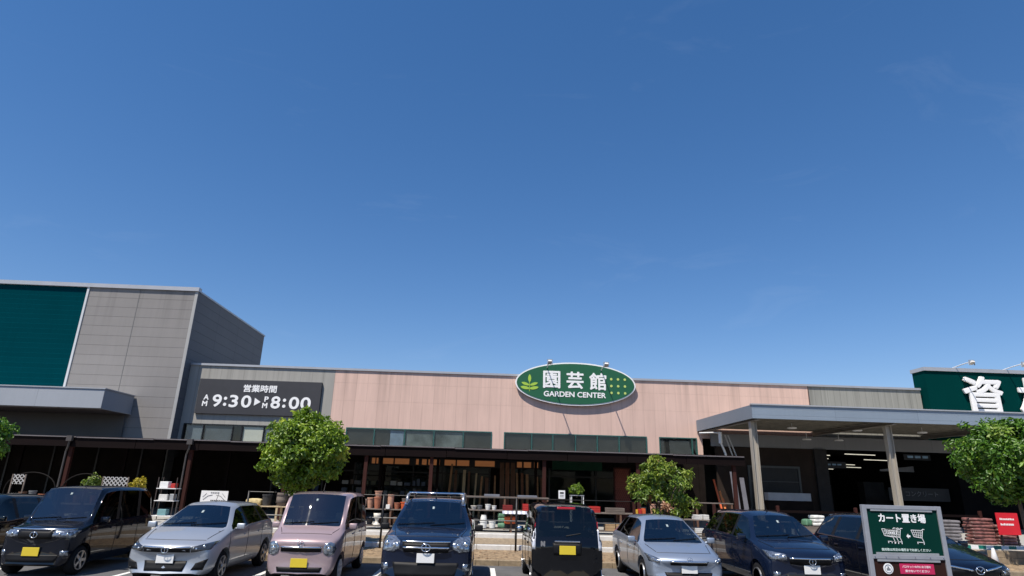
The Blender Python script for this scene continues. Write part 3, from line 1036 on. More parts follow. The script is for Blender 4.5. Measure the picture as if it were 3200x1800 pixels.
def make_car(name, label, loc, rz, sp):
    L, Wd, zr = sp['L'], sp['W'], sp['H']
    hw = Wd / 2
    zb = sp.get('zb', 0.20)
    lead = sp['lead']
    cy, cz = sp['cowl']
    wy = sp['wst']
    wzd = sp.get('wsd', 0.05)           # roof height drop above the windscreen
    ry = sp['rr']
    ty, tz = sp['tail']
    belt0, belt1 = sp['belt']
    wr = sp['wr']
    paint = sp['paint']
    root = thing(name, label, 'car', loc, rz, 'cars parked nose to the shop')
    root.location = loc
    bow_f, bow_c, bow_r = sp.get('bow', (0.20, 0.22, 0.10))

    def ring_low(y, h, b, ze, crown, bow):
        zm = b + (ze - b) * 0.45
        P = [(0, b), (h * .84, b), (h * .97, b + .10), (h, zm), (h * .985, ze - .09), (h * .95, ze - .025), (h * .86, ze + .005), (h * .55, ze + crown * .7), (0, ze + crown)]
        return [(x, y + bow * (x / hw) ** 2, z) for x, z in P]

    def ring_cab(y, belt, w_, z, bow, h=hw):
        zm = zb + (belt - zb) * 0.5
        P = [(0, zb), (h * .84, zb), (h * .97, zb + .10), (h, zm), (h * .99, belt - .05), (h * .965, belt), (w_, z - .075), (w_ - .085, z - .015), (0, z + .02)]
        return [(x, y + (bow * (x / hw) ** 2 if k >= 5 else 0), zz) for k, (x, zz) in enumerate(P)]

    def ring_cowl(y, belt, z, bow, h=hw):
        zm = zb + (belt - zb) * 0.5
        P = [(0, zb), (h * .84, zb), (h * .97, zb + .10), (h, zm), (h * .99, belt - .05), (h * .965, belt), (h * .93, z + .012), (h * .845, z + .02), (0, z + .05)]
        return [(x, y + (bow * (x / hw) ** 2 if k >= 5 else 0), zz) for k, (x, zz) in enumerate(P)]

    bm_ = belt0 + (belt1 - belt0) * .5
    hood = sp.get('hoodrise', 0.6)
    st = [
        ring_low(0.0, hw * .84, zb + .05, lead - .12, .02, bow_f),
        ring_low(0.05, hw * .92, zb + .01, lead - .035, .03, bow_f),
        ring_low(0.26, hw * .985, zb, lead + .01, .045, bow_f * .8),
        ring_low((0.26 + cy) / 2, hw, zb, lead + (cz - lead) * hood, .05, bow_c * .6),
        ring_cowl(cy, belt0, cz, bow_c),
        ring_cab(wy, belt0 + .01, wr, zr - wzd, bow_c * .75),
        ring_cab(sp['bp'], bm_, wr + .015, zr, 0),
        ring_cab(sp['bp'] + .09, bm_ + .005, wr + .015, zr, 0),
        ring_cab(sp['cp'], belt1, wr, zr - .01, 0),
        ring_cab(sp['cp'] + .10, belt1, wr, zr - .015, 0),
        ring_cab(ry, belt1 + .01, wr - .03, zr - .04, -bow_r),
        ring_cowl(ty, tz - .03, tz, -bow_r, hw * .985),
        ring_low(L - .04, hw * .95, zb + .02, tz - .07, .03, -bow_r),
        ring_low(L, hw * .86, zb + .08, tz - .16, .02, -bow_r),
    ]
    n9 = 9
    verts, faces, mats_ = [], [], []
    full = []
    for rg in st:
        left = [(-x, y, z) for x, y, z in rg[1:-1]][::-1]
        pts = rg + left                      # 9 + 7 = 16 round
        full.append(len(verts))
        verts += pts
    nr = 16

    def seg_half(j):
        return j if j < 8 else 15 - j

    for i in range(len(st) - 1):
        for j in range(nr):
            a, b = full[i], full[i + 1]
            j2 = (j + 1) % nr
            faces.append((a + j, b + j, b + j2, a + j2))
            s = seg_half(j)
            mi = 0
            if s == 0 or s == 1:
                mi = 4 if s == 0 else (4 if sp.get('darksill') else 0)
            if i == 4 and s == 7:
                mi = 1
            if s == 5 and i in (4, 5, 7, 9):
                mi = 2
            if s == 5 and i in (6, 8):
                mi = 4
            if s == 5 and i == 4 and sp.get('noquarter'):
                mi = 4
            if i == 10 and s == 7:
                mi = 3
            mats_.append(mi)
    faces.append(tuple(full[0] + j for j in range(nr)))
    mats_.append(0)
    faces.append(tuple(full[-1] + j for j in range(nr))[::-1])
    mats_.append(0)
    me = bpy.data.meshes.new('car_shell')
    me.from_pydata(verts, [], faces)
    bm = bmesh.new()
    bm.from_mesh(me)
    bm.faces.ensure_lookup_table()
    for f, mi in zip(bm.faces, mats_):
        f.material_index = mi
    cl = bm.edges.layers.float.get('crease_edge') or bm.edges.layers.float.new('crease_edge')
    for e in bm.edges:
        ms = {f.material_index for f in e.link_faces}
        if len(ms) > 1:
            e[cl] = 0.92
        else:
            ia = e.verts[0].index // nr
            ib = e.verts[1].index // nr
            ja = seg_half(e.verts[0].index % nr) if e.verts[0].index % nr <= 8 else 16 - e.verts[0].index % nr
            if ia != ib and ja == 5 and 2 <= min(ia, ib) <= 11:
                e[cl] = 0.55
            if ia == ib and ia in (11,):
                e[cl] = 0.5
            if ia == ib and ia in (0, 13):
                e[cl] = 0.25
    cv = bm.verts.layers.float.get('crease_vert') or bm.verts.layers.float.new('crease_vert')
    for v in bm.verts:
        i_, j_ = divmod(v.index, nr)
        j_ = j_ if j_ <= 8 else 16 - j_
        if (j_ == 7 and i_ in (4, 5, 10, 11)) or (j_ in (5, 6) and 5 <= i_ <= 10):
            v[cv] = 0.75
        elif j_ == 5 and i_ in (4, 11):
            v[cv] = 0.5
    if sp.get('box'):
        for e in bm.edges:
            ia, ja = divmod(e.verts[0].index, nr)
            ib, jb = divmod(e.verts[1].index, nr)
            if ja == jb and ja in (6, 7, 9, 10) and 4 <= min(ia, ib) <= 10:
                e[cl] = max(e[cl], sp['box'])
    bmesh.ops.recalc_face_normals(bm, faces=bm.faces)
    bm.to_mesh(me)
    bm.free()
    for k in range(5):
        me.materials.append(paint)
    ob = bpy.data.objects.new('car_shell', me)
    COL.objects.link(ob)
    ss = ob.modifiers.new('s', 'SUBSURF')
    ss.levels = 2
    ss.render_levels = 2
    bpy.context.view_layer.update()
    dg = bpy.context.evaluated_depsgraph_get()
    pre = bpy.data.meshes.new_from_object(ob.evaluated_get(dg))
    bv = BVHTree.FromPolygons([v.co.copy() for v in pre.vertices], [tuple(p.vertices) for p in pre.polygons])
    # wheel arches
    wrd = sp.get('wheel', 0.30)
    yf, yb = sp['axles']
    cm = MB()
    for y in (yf, yb):
        for s in (-1, 1):
            cm.lathe([(wrd + .055, 0), (wrd + .055, .5)], (s * (hw - .22) if s > 0 else -(hw - .22) - .5, y, wrd), 28, 'x')
    cut = cm.build('cutter', trimk, None)
    bo = ob.modifiers.new('b', 'BOOLEAN')
    bo.object = cut
    bo.operation = 'DIFFERENCE'
    bo.solver = 'EXACT'
    bpy.context.view_layer.update()
    dg = bpy.context.evaluated_depsgraph_get()
    ev = bpy.data.meshes.new_from_object(ob.evaluated_get(dg))
    bpy.data.objects.remove(cut, do_unlink=True)
    bpy.data.objects.remove(ob, do_unlink=True)
    co = [v.co.copy() for v in ev.vertices]
    nms = {0: ('body', paint), 1: ('windscreen', ws_glass), 2: ('side_window', sd_glass), 3: ('rear_window', sp.get('rg', sd_glass)), 4: ('trim', trimk)}

    def sub(sel, nm, mt):
        used = {}
        fs = []
        for p in sel:
            fs.append(tuple(used.setdefault(v, len(used)) for v in p.vertices))
        m2 = bpy.data.meshes.new(nm)
        m2.from_pydata([co[v] for v in used], [], fs)
        return link_mesh(nm, m2, mt, root, smooth=True)

    for mi, (nm, mt) in nms.items():
        sel = [p for p in ev.polygons if p.material_index == mi]
        if not sel:
            continue
        if mi == 2:
            for s in (-1, 1):
                h = [p for p in sel if s * p.center.x > 0]
                # one pane per door bay
                bays = ((-9, sp['bp'] + .045), (sp['bp'] + .045, sp['cp'] + .05), (sp['cp'] + .05, 99))
                for a, b in bays:
                    q = [p for p in h if a <= p.center.y < b]
                    if q:
                        sub(q, nm, mt)
        else:
            o_ = sub(sel, nm, mt)
            if mi == 0:
                es = o_.modifiers.new('e', 'EDGE_SPLIT')
                es.split_angle = R(50)

    def hit(axis, u, v):
        if axis == 'front':
            o_, d = Vector((u, -3, v)), Vector((0, 1, 0))
        elif axis == 'rear':
            o_, d = Vector((u, L + 3, v)), Vector((0, -1, 0))
        elif axis == 'right':
            o_, d = Vector((3, u, v)), Vector((-1, 0, 0))
        elif axis == 'left':
            o_, d = Vector((-3, u, v)), Vector((1, 0, 0))
        else:
            o_, d = Vector((u, v, 4)), Vector((0, 0, -1))
        h, nn, _, _ = bv.ray_cast(o_, d)
        if h is None:
            h, nn, _, _ = bv.find_nearest(o_ + d * 3)
        if nn.dot(d) > 0:
            nn = -nn
        return h, nn

    def patch(outline, axis, mat, nm, off=0.006, par=None, th=0.012, step=0.06):
        b = bmesh.new()
        vs = [b.verts.new((u, v, 0)) for u, v in outline]
        b.faces.new(vs)
        us = [p[0] for p in outline]
        vv = [p[1] for p in outline]
        for k, (lo, hi) in enumerate(((min(us), max(us)), (min(vv), max(vv)))):
            t = lo + step
            while t < hi - 1e-4:
                no = (1, 0, 0) if k == 0 else (0, 1, 0)
                pc = (t, 0, 0) if k == 0 else (0, t, 0)
                bmesh.ops.bisect_plane(b, geom=b.verts[:] + b.edges[:] + b.faces[:], plane_co=pc, plane_no=no)
                t += step
        for v in b.verts:
            h, nn = hit(axis, v.co.x, v.co.y)
            v.co = h + nn * off
        m2 = bpy.data.meshes.new(nm)
        ref = {'front': Vector((0, -1, 0)), 'rear': Vector((0, 1, 0)), 'right': Vector((1, 0, 0)), 'left': Vector((-1, 0, 0)), 'top': Vector((0, 0, 1))}[axis]
        b.normal_update()
        if sum((f.normal.dot(ref) for f in b.faces)) < 0:
            bmesh.ops.reverse_faces(b, faces=b.faces[:])
        b.to_mesh(m2)
        b.free()
        o_ = link_mesh(nm, m2, mat, par or root, smooth=True)
        so_ = o_.modifiers.new('t', 'SOLIDIFY')
        so_.thickness = th
        so_.offset = -1
        return o_

    def mir(out):
        return [(-u, v) for u, v in out][::-1]

    # wheels
    for y in (yf, yb):
        for s in (-1, 1):
            x = s * (hw - .125)
            w_ = .09
            t_ = MB().lathe([(wrd * .62, -w_), (wrd * .93, -w_), (wrd, -w_ * .65), (wrd, w_ * .65), (wrd * .93, w_), (wrd * .62, w_)], (x, y, wrd), 28, 'x').build('wheel', rubber, root, w=False, smooth=True)
            mb = MB()
            xo = x + s * (w_ + .006)
            mb.lathe([(wrd * .64, -.02), (wrd * .66, .012), (wrd * .60, .012), (wrd * .58, -.02)], (xo, y, wrd), 28, 'x')
            for k in range(sp.get('spokes', 5)):
                a = 2 * math.pi * k / sp.get('spokes', 5)
                mb.beam((xo, y, wrd), (xo, y + math.cos(a) * wrd * .62, wrd + math.sin(a) * wrd * .62), .055, .03, (1, 0, 0))
            mb.lathe([(.055, -.02), (.045, .025)], (xo, y, wrd), 14, 'x')
            mb.build('rim', sp.get('rim', rim_m), t_, w=False)
            MB().lathe([(wrd * .6, -.01), (wrd * .6, .01)], (x + s * .03, y, wrd), 24, 'x').build('brake_disc', trimk, t_, w=False)
    # interior
    mb = MB().box(-hw * .82, hw * .82, cy + .15, L - .25, zb + .12, zb + .2)
    mb.box(-hw * .80, hw * .80, cy + .15, cy + .42, zb + .2, cz - .03)
    mb.box(-hw * .80, hw * .80, cy - .05, cy + .3, cz - .08, cz - .015)
    mb.build('dashboard', carin, root, w=False, bevel=0.02)
    sy = wy + .25
    sm = sp.get('seat', seat_m)
    for s in (-1, 1):
        mb = MB().box(s * hw * .46 - .23, s * hw * .46 + .23, sy, sy + .5, zb + .3, zb + .45)
        mb.hexa([(s * hw * .46 - .22, sy + .42, zb + .45), (s * hw * .46 + .22, sy + .42, zb + .45), (s * hw * .46 + .22, sy + .55, zb + .45), (s * hw * .46 - .22, sy + .55, zb + .45)],
                [(s * hw * .46 - .18, sy + .58, belt0 + .10), (s * hw * .46 + .18, sy + .58, belt0 + .10), (s * hw * .46 + .18, sy + .68, belt0 + .10), (s * hw * .46 - .18, sy + .68, belt0 + .10)])
        mb.box(s * hw * .46 - .12, s * hw * .46 + .12, sy + .60, sy + .69, belt0 + .13, belt0 + .29)
        mb.build('seat', sm, root, w=False, bevel=0.03)
    mb = MB().box(-hw * .78, hw * .78, sp['cp'] - .45, sp['cp'] + .05, zb + .3, zb + .45)
    mb.box(-hw * .78, hw * .78, sp['cp'] + .0, sp['cp'] + .14, zb + .45, belt1 + .08)
    for s in (-1, 1):
        mb.box(s * hw * .42 - .12, s * hw * .42 + .12, sp['cp'] + .05, sp['cp'] + .13, belt1 + .10, belt1 + .25)
    mb.build('rear_bench', sm, root, w=False, bevel=0.03)
    dx = sp.get('wheelside', 1) * -hw * .46
    pth = [(dx + .17 * math.cos(a), sy - .22 - .06 * math.sin(a), cz - .02 + .16 * math.sin(a)) for a in [2 * math.pi * k / 20 for k in range(21)]]
    MB().tube(pth, .016, 6, cap=False).build('steering_wheel', trimk, root, w=False, smooth=True)
    # rear view mirror in the cabin
    MB().box(-.10, .10, wy + bow_c * 0 + .10, wy + .13, zr - wzd - .16, zr - wzd - .10).build('cabin_mirror', trimk, root, w=False, bevel=0.01)
    # bonnet shut lines
    for s in (-1, 1):
        pth = []
        for k in range(9):
            y = .34 + (cy - .06 - .34) * k / 8
            h, nn = hit('top', s * hw * (.70 + .12 * k / 8), y + bow_f * .5)
            pth.append(h + nn * .001)
        MB().tube(pth, .006, 5).build('bonnet_seam', trimk, root, w=False)
    pth = []
    for k in range(13):
        u = (-1 + 2 * k / 12) * hw * .70
        h, nn = hit('top', u, .30 + bow_f * (u / hw) ** 2)
        pth.append(h + nn * .001)
    MB().tube(pth, .006, 5).build('bonnet_seam', trimk, root, w=False)
    # inspection sticker at the top of the windscreen
    zt = zr - wzd - .135
    patch([(-.03, zt + .03), (-.03, zt - .015), (.015, zt - .015), (.015, zt + .03)], 'front', sticker_m, 'sticker', 0.004, th=.003)
    # door mirrors
    for s in (-1, 1):
        my = cy + .38
        mz = belt0 + .06
        mb = MB().box(s * (hw + .085) - .085, s * (hw + .085) + .085, my - .05, my + .045, mz - .06, mz + .06)
        mb.beam((s * (hw * .94), my + .03, mz - .05), (s * (hw + .05), my + .01, mz - .03), .05, .04)
        o_ = mb.build('door_mirror', sp.get('mirror', paint), root, w=False, smooth=True, bevel=.035)
        MB().ball((s * (hw + .085), my + .05, mz), .082, .02, .055, 14, 8).build('mirror_glass', chrome, o_, w=False, smooth=True)
        # handles and door seams
        mb = MB()
        for y in (sp['bp'] - .12, sp['cp'] - .14):
            h, nn = hit('right' if s > 0 else 'left', y, belt0 - .13)
            mb.box(h.x - .02, h.x + .02, y - .085, y + .085, belt0 - .145, belt0 - .115)
        mb.build('door_handle', sp.get('handle', paint), root, w=False, bevel=0.01)
        for y in (cy + .12, sp['bp'] + .045, sp['cp'] + .06):
            mb = MB()
            pth = []
            for k in range(9):
                z = zb + .16 + (belt0 - .03 - zb - .16) * k / 8
                yy = y + (0.10 * (1 - k / 3) if k < 3 and y > sp['cp'] else 0)
                h, nn = hit('right' if s > 0 else 'left', yy, z)
                pth.append(h + nn * .001)
            mb.tube(pth, .005, 5)
            mb.build('door_seam', trimk, root, w=False)
    # wipers and cowl
    mb = MB()
    for x0, x1 in ((-.62, .05), (-.02, .60)):
        pth = []
        for k in range(7):
            x = (x0 + (x1 - x0) * k / 6) * hw * 1.25
            z = cz + .075 + .045 * k / 6
            h, nn = hit('front', x, z)
            pth.append(h + nn * .012)
        mb.tube(pth, .007, 5)
    mb.build('wiper', wiper_m, root, w=False)
    # front end
    for s in (0, 1):
        out = sp['lamp']
        h_ = patch(out if s == 0 else mir(out), 'front', sp.get('lampmat', lamp_l), 'headlight', 0.012)
        for k, (u, v, r_) in enumerate(sp.get('bulbs', ())):
            hp, nn = hit('front', u if s == 0 else -u, v)
            r_ *= .62
            mb = MB().lathe([(r_, 0), (r_ * .9, -.010), (r_ * .5, -.014)], (hp.x, hp.y - .016, hp.z), 14, 'y')
            mb.build('bulb', chrome, h_, w=False, smooth=True)
    for out, mt, nm in sp.get('front', ()):
        patch(out, 'front', mt, nm, 0.009)
        if nm in ('fog_lamp', 'side_intake'):
            patch(mir(out), 'front', mt, nm, 0.009)
    for (u0, u1, v0, v1, mt, nm) in sp.get('bars', ()):
        pth = []
        for k in range(11):
            u = u0 + (u1 - u0) * k / 10
            h, nn = hit('front', u, v0 + (v1 - v0) * k / 10)
            pth.append(h + nn * .012)
        MB().tube(pth, .018, 8).build(nm, mt, root, w=False, smooth=True)
    fz = sp.get('plate_z', 0.45)
    hp, nn = hit('front', 0, fz)
    MB().box(-.165, .165, hp.y - .035, hp.y - .022, fz - .082, fz + .082).build('number_plate', sp['plate'], root, w=False, bevel=0.004)
    if sp.get('emblem'):
        ez, er = sp['emblem']
        hp, nn = hit('front', 0, ez)
        mb = MB()
        pth = [(er * 1.25 * math.cos(a), hp.y - .02, ez + er * math.sin(a)) for a in [2 * math.pi * k / 24 for k in range(25)]]
        mb.tube(pth, er * .14, 6, cap=False)
        if sp.get('wing'):
            mb.tube([(-er * 1.0, hp.y - .02, ez + er * .45), (-er * .35, hp.y - .025, ez + er * .1), (0, hp.y - .03, ez - er * .35), (er * .35, hp.y - .025, ez + er * .1), (er * 1.0, hp.y - .02, ez + er * .45)], er * .13, 6)
        else:
            mb.tube([(0, hp.y - .02, ez - er), (0, hp.y - .02, ez + er)], er * .12, 6)
        mb.build('emblem', chrome, root, w=False, smooth=True)
    # rear end
    for s in (0, 1):
        out = sp['tlamp']
        patch(out if s == 0 else mir(out), 'rear', sp.get('tlampmat', lamp_r), 'tail_light', 0.012)
        if sp.get('reflector'):
            patch(sp['reflector'] if s == 0 else mir(sp['reflector']), 'rear', lamp_r, 'reflector', 0.008)
    pz = sp.get('rplate_z', 0.78)
    hp, nn = hit('rear', 0, pz)
    MB().box(-.165, .165, hp.y + .02, hp.y + .032, pz - .082, pz + .082).build('number_plate', sp['plate'], root, w=False, bevel=0.004)
    # aerial
    hp, nn = hit('top', sp.get('aer', 0), wy + .35)
    MB().tube([hp, hp + Vector((0, .02, .02)), hp + Vector((0, .12, .20))], [.018, .008, .003], 6).build('aerial', trimk, root, w=False)
    return root, hit, patch


navy_p = car_paint('navy_paint', (0.003, 0.005, 0.011))
black_p = car_paint('black_paint', (0.002, 0.0025, 0.004))
silver_p = car_paint('silver_paint', (0.40, 0.43, 0.47), 0.6)
bluesil_p = car_paint('bluish_silver_paint', (0.30, 0.35, 0.43), 0.6)
pink_p = car_paint('dusty_pink_paint', (0.36, 0.270, 0.280), 0.35)
dblue_p = car_paint('dark_blue_paint', (0.005, 0.010, 0.027))
mazda_p = car_paint('midnight_blue_paint', (0.003, 0.005, 0.013))
teal_p = car_paint('dark_teal_paint', (0.004, 0.008, 0.012))

kei = dict(box=.75, L=3.40, W=1.475, zb=0.19, axles=(0.55, 3.02), wheel=0.285, plate=plate_y)
# boxy dark kei van, left
make_car('kei_van', 'very dark navy boxy kei van with wide slim headlights, second car from the left', (-9.05, 13.9, 0), 0, dict(
    kei, H=1.75, lead=0.91, cowl=(.60, 0.99), wst=1.00, wsd=.04, rr=3.20, tail=(3.32, 1.02), belt=(1.00, 1.05), wr=.655, bp=1.62, cp=2.5, paint=navy_p,
    bow=(.14, .15, .08), noquarter=False,
    lamp=[(.70, .875), (.68, .75), (.34, .77), (.36, .885)], bulbs=[(.60, .82, .045), (.47, .825, .04)],
    front=[([(.33, .87), (.33, .72), (-.33, .72), (-.33, .87)], trimk, 'grille'), ([(.52, .42), (.48, .28), (-.48, .28), (-.52, .42)], trimk, 'lower_intake'), ([(.66, .50), (.66, .40), (.54, .40), (.54, .50)], lamp_l, 'fog_lamp')],
    bars=[(-.66, .66, .895, .895, chrome, 'chrome_bar')], emblem=(.80, .055),
    tlamp=[(.70, 1.02), (.70, .62), (.60, .62), (.60, 1.02)], plate_z=.48))
# far left hatchback, partly out of frame
make_car('hatchback', 'dark teal rounded hatchback cut by the left edge of the picture', (-11.75, 14.1, 0), 0, dict(
    L=3.95, W=1.695, H=1.50, zb=.2, axles=(.82, 3.35), wheel=.30, plate=plate_w, lead=.76, cowl=(.95, 1.0), wst=1.65, wsd=.06, rr=3.45, tail=(3.82, .98), belt=(.93, .99), wr=.58, bp=1.95, cp=2.85, paint=teal_p,
    lamp=[(.78, .74), (.74, .60), (.45, .62), (.48, .72)], bulbs=[(.62, .67, .05)],
    front=[([(.42, .62), (.42, .52), (-.42, .52), (-.42, .62)], trimk, 'grille'), ([(.5, .42), (.45, .3), (-.45, .3), (-.5, .42)], trimk, 'lower_intake')],
    emblem=(.68, .05), tlamp=[(.78, .98), (.78, .72), (.62, .74), (.62, .96)]))
# silver hatchback
make_car('hatchback', 'silver hatchback with sharp dark headlights, left of the pink kei car', (-6.0, 13.05, 0), 0, dict(
    L=3.95, W=1.695, H=1.485, zb=.19, axles=(.84, 3.37), wheel=.30, plate=plate_w, lead=.76, cowl=(.92, 0.97), wst=1.72, wsd=.06, rr=3.55, tail=(3.86, 1.0), belt=(.97, 1.05), wr=.555, bp=2.02, cp=2.92, paint=silver_p, hoodrise=.62,
    bow=(.26, .26, .1), mirror=silver_p,
    lamp=[(.80, .80), (.76, .66), (.46, .62), (.44, .70)], lampmat=lamp_d, bulbs=[(.66, .72, .045), (.55, .68, .035)],
    front=[([(.44, .70), (.44, .62), (-.44, .62), (-.44, .70)], trimk, 'grille'), ([(.40, .46), (.36, .28), (-.36, .28), (-.40, .46)], trimk, 'lower_intake'), ([(.76, .50), (.70, .30), (.50, .30), (.56, .42)], trimk, 'side_intake')],
    bars=[(-.44, .44, .70, .70, chrome, 'chrome_bar')], emblem=(.66, .05), tlamp=[(.78, 1.05), (.78, .72), (.62, .74), (.62, 1.03)], plate_z=.50))
# pink kei car
make_car('kei_car', 'dusty pink boxy kei car with a flat roof and dark side windows', (-3.52, 13.4, 0), 0, dict(
    kei, H=1.765, lead=.90, cowl=(.62, 1.05), wst=1.06, wsd=.035, rr=3.26, tail=(3.34, .98), belt=(1.02, 1.05), wr=.675, bp=1.72, cp=2.55, paint=pink_p,
    bow=(.14, .14, .08), seat=seat_l,
    lamp=[(.64, .80), (.67, .70), (.64, .60), (.54, .57), (.45, .62), (.43, .72), (.48, .80), (.56, .83)], bulbs=[(.55, .70, .07)],
    front=[([(.40, .72), (.40, .64), (-.40, .64), (-.40, .72)], trimk, 'grille'), ([(.45, .36), (.42, .27), (-.42, .27), (-.45, .36)], trimk, 'lower_intake')],
    bars=[(-.40, .40, .73, .73, chrome, 'chrome_bar')], emblem=(.80, .05), tlamp=[(.70, 1.0), (.70, .70), (.58, .70), (.58, 1.0)], plate_z=.44, rim=pmat('hub_cap', (0.5, 0.5, 0.52), 0.4, 0.3), spokes=8))
# dark blue sport utility car with roof rails
suv, hit, patch = make_car('suv', 'dark blue sport utility car with silver roof rails and round clear headlights', (-0.95, 12.45, 0), 0, dict(
    L=4.45, W=1.80, H=1.70, zb=.26, axles=(.88, 3.5), wheel=.34, plate=plate_w, lead=.99, cowl=(1.06, 1.11), wst=1.80, wsd=.06, rr=4.05, tail=(4.34, 1.1), belt=(1.08, 1.14), box=.35, wr=.66, bp=2.2, cp=3.2, paint=dblue_p, darksill=True, mirror=trimk, hoodrise=.7,
    bow=(.18, .22, .08),
    lamp=[(.84, 1.03), (.86, .92), (.80, .80), (.62, .78), (.50, .85), (.50, .96), (.62, 1.03)], bulbs=[(.74, .92, .075), (.60, .90, .055)],
    front=[([(.45, .945), (.42, .78), (-.42, .78), (-.45, .945)], trimk, 'grille'), ([(.62, .60), (.55, .36), (-.55, .36), (-.62, .60)], trimk, 'lower_intake'), ([(.82, .58), (.82, .46), (.70, .46), (.70, .58)], lamp_l, 'fog_lamp')],
    bars=[(-.45, .45, .955, .955, chrome, 'chrome_bar'), (-.43, .43, .865, .865, chrome, 'chrome_bar')], emblem=(.865, .065), tlamp=[(.84, 1.35), (.84, .95), (.72, .95), (.72, 1.3)], plate_z=.68, rplate_z=.9))
for s in (-1, 1):
    x = s * .615
    pth = [hit('top', x, 1.86)[0] + Vector((0, 0, .0)), Vector((x, 1.93, 1.735)), Vector((x, 2.1, 1.775)), Vector((x, 2.9, 1.79)), Vector((x, 3.65, 1.765)), hit('top', x, 3.85)[0]]
    mb = MB().tube(pth, [.04, .035, .026, .026, .03, .036], 8)
    mb.build('roof_rail', pmat('rail_silver', (0.33, 0.34, 0.36), 0.3, 0.7, var=0.15), suv, w=False, smooth=True)
    mb = MB()
    h0 = hit('top', x, 1.9)[0]
    mb.hexa([(x - .05, 1.82, h0.z - .02), (x + .05, 1.82, h0.z - .02), (x + .05, 2.02, h0.z - .01), (x - .05, 2.02, h0.z - .01)],
            [(x - .03, 1.88, h0.z + .05), (x + .03, 1.88, h0.z + .05), (x + .03, 2.0, h0.z + .06), (x - .03, 2.0, h0.z + .06)])
    mb.build('rail_foot', chrome, suv, w=False)
MB().tube([(-.62, 2.25, 1.80), (.62, 2.25, 1.80)], .024, 8).build('roof_bar', chrome, suv, w=False, smooth=True)
# black kei wagon, parked the other way round
bk_, hit, patch = make_car('kei_wagon', 'black kei wagon parked with its tailgate and yellow plate towards the viewer', (1.84, 16.7, 0), math.pi, dict(
    kei, H=1.675, lead=.9, cowl=(.62, 1.0), wst=1.15, wsd=.05, rr=3.20, tail=(3.33, 1.0), belt=(.98, 1.02), wr=.63, bp=1.65, cp=2.5, paint=black_p, bow=(.14, .15, .06), rg=sd_glass,
    lamp=[(.68, .82), (.66, .64), (.46, .64), (.46, .80)], front=[([(.40, .72), (.40, .60), (-.40, .60), (-.40, .72)], trimk, 'grille')],
    tlamp=[(.715, 1.20), (.715, .80), (.645, .80), (.64, 1.20)], tlampmat=lamp_c, reflector=[(.55, .30), (.55, .255), (.32, .255), (.32, .30)], rplate_z=.80))
for s in (-1, 1):
    out = [(.70 * s, 1.33), (.715 * s, 1.225), (.64 * s, 1.225), (.635 * s, 1.33)]
    patch(out, 'rear', lamp_r, 'tail_light', 0.013)
patch([(.19, 1.615), (.19, 1.565), (-.19, 1.565), (-.19, 1.615)], 'rear', lamp_r, 'brake_light', 0.012)
patch([(.30, .93), (.28, .70), (-.28, .70), (-.30, .93)], 'rear', trimk, 'plate_recess', 0.006)
hp, nn = hit('rear', .0, .955)
MB().box(-.26, .26, hp.y, hp.y + .025, .945, .975).build('tailgate_handle', chrome, bk_, w=False, bevel=0.006)
pth = []
for k in range(6):
    h, nn = hit('rear', .02 - .30 * k / 5, 1.06 + .05 * k / 5)
    pth.append(h + nn * .015)
MB().tube(pth, .010, 5).build('rear_wiper', trimk, bk_, w=False)
hp, nn = hit('rear', .50, .88)
e_ = text_mesh('N', .2, 0, 0, 0, chrome, 'emblem', bk_, 0.01, 0.012, width=.085, height=.10, w=False)
e_.rotation_euler = (0, 0, math.pi)
e_.location = (hp.x + .04, hp.y + .002, hp.z - .02)
# bluish silver low car
make_car('hatchback', 'bluish silver low hatchback with a rounded roof, right of the black kei wagon', (4.40, 13.45, 0), 0, dict(
    L=3.98, W=1.66, H=1.425, zb=.18, axles=(.82, 3.3), wheel=.30, plate=plate_w, lead=.70, cowl=(.92, .86), wst=1.70, wsd=.075, rr=3.5, tail=(3.86, .96), belt=(.88, .97), wr=.53, bp=2.05, cp=2.9, paint=bluesil_p, hoodrise=.55,
    bow=(.26, .28, .1), mirror=bluesil_p,
    lamp=[(.79, .72), (.77, .60), (.60, .56), (.58, .64)], bulbs=[(.70, .65, .04), (.63, .61, .03)],
    front=[([(.40, .62), (.38, .54), (-.38, .54), (-.40, .62)], trimk, 'grille'), ([(.50, .40), (.45, .28), (-.45, .28), (-.50, .40)], trimk, 'lower_intake')],
    bars=[(-.40, .40, .61, .61, chrome, 'chrome_bar')], emblem=(.645, .045), tlamp=[(.76, .96), (.78, .74), (.62, .74), (.62, .96)], plate_z=.47))
# navy compact minivan
make_car('minivan', 'navy compact minivan with a tall rounded cabin, left of the cart sign', (6.76, 13.0, 0), 0, dict(
    L=4.25, W=1.695, H=1.60, zb=.2, axles=(.82, 3.5), wheel=.31, plate=plate_w, lead=.88, cowl=(.86, 1.02), wst=1.55, wsd=.075, rr=3.85, tail=(4.12, 1.06), belt=(1.02, 1.08), wr=.56, bp=2.0, cp=3.0, paint=dblue_p, hoodrise=.6,
    bow=(.24, .26, .1),
    lamp=[(.80, .88), (.78, .74), (.48, .72), (.50, .83)], bulbs=[(.66, .80, .055), (.56, .78, .04)],
    front=[([(.44, .76), (.42, .65), (-.42, .65), (-.44, .76)], trimk, 'grille'), ([(.52, .46), (.48, .30), (-.48, .30), (-.52, .46)], trimk, 'lower_intake'), ([(.74, .50), (.74, .40), (.62, .40), (.62, .50)], lamp_l, 'fog_lamp')],
    bars=[(-.44, .44, .77, .77, chrome, 'chrome_bar')], emblem=(.71, .055), tlamp=[(.78, 1.2), (.78, .85), (.66, .85), (.66, 1.18)], plate_z=.56))
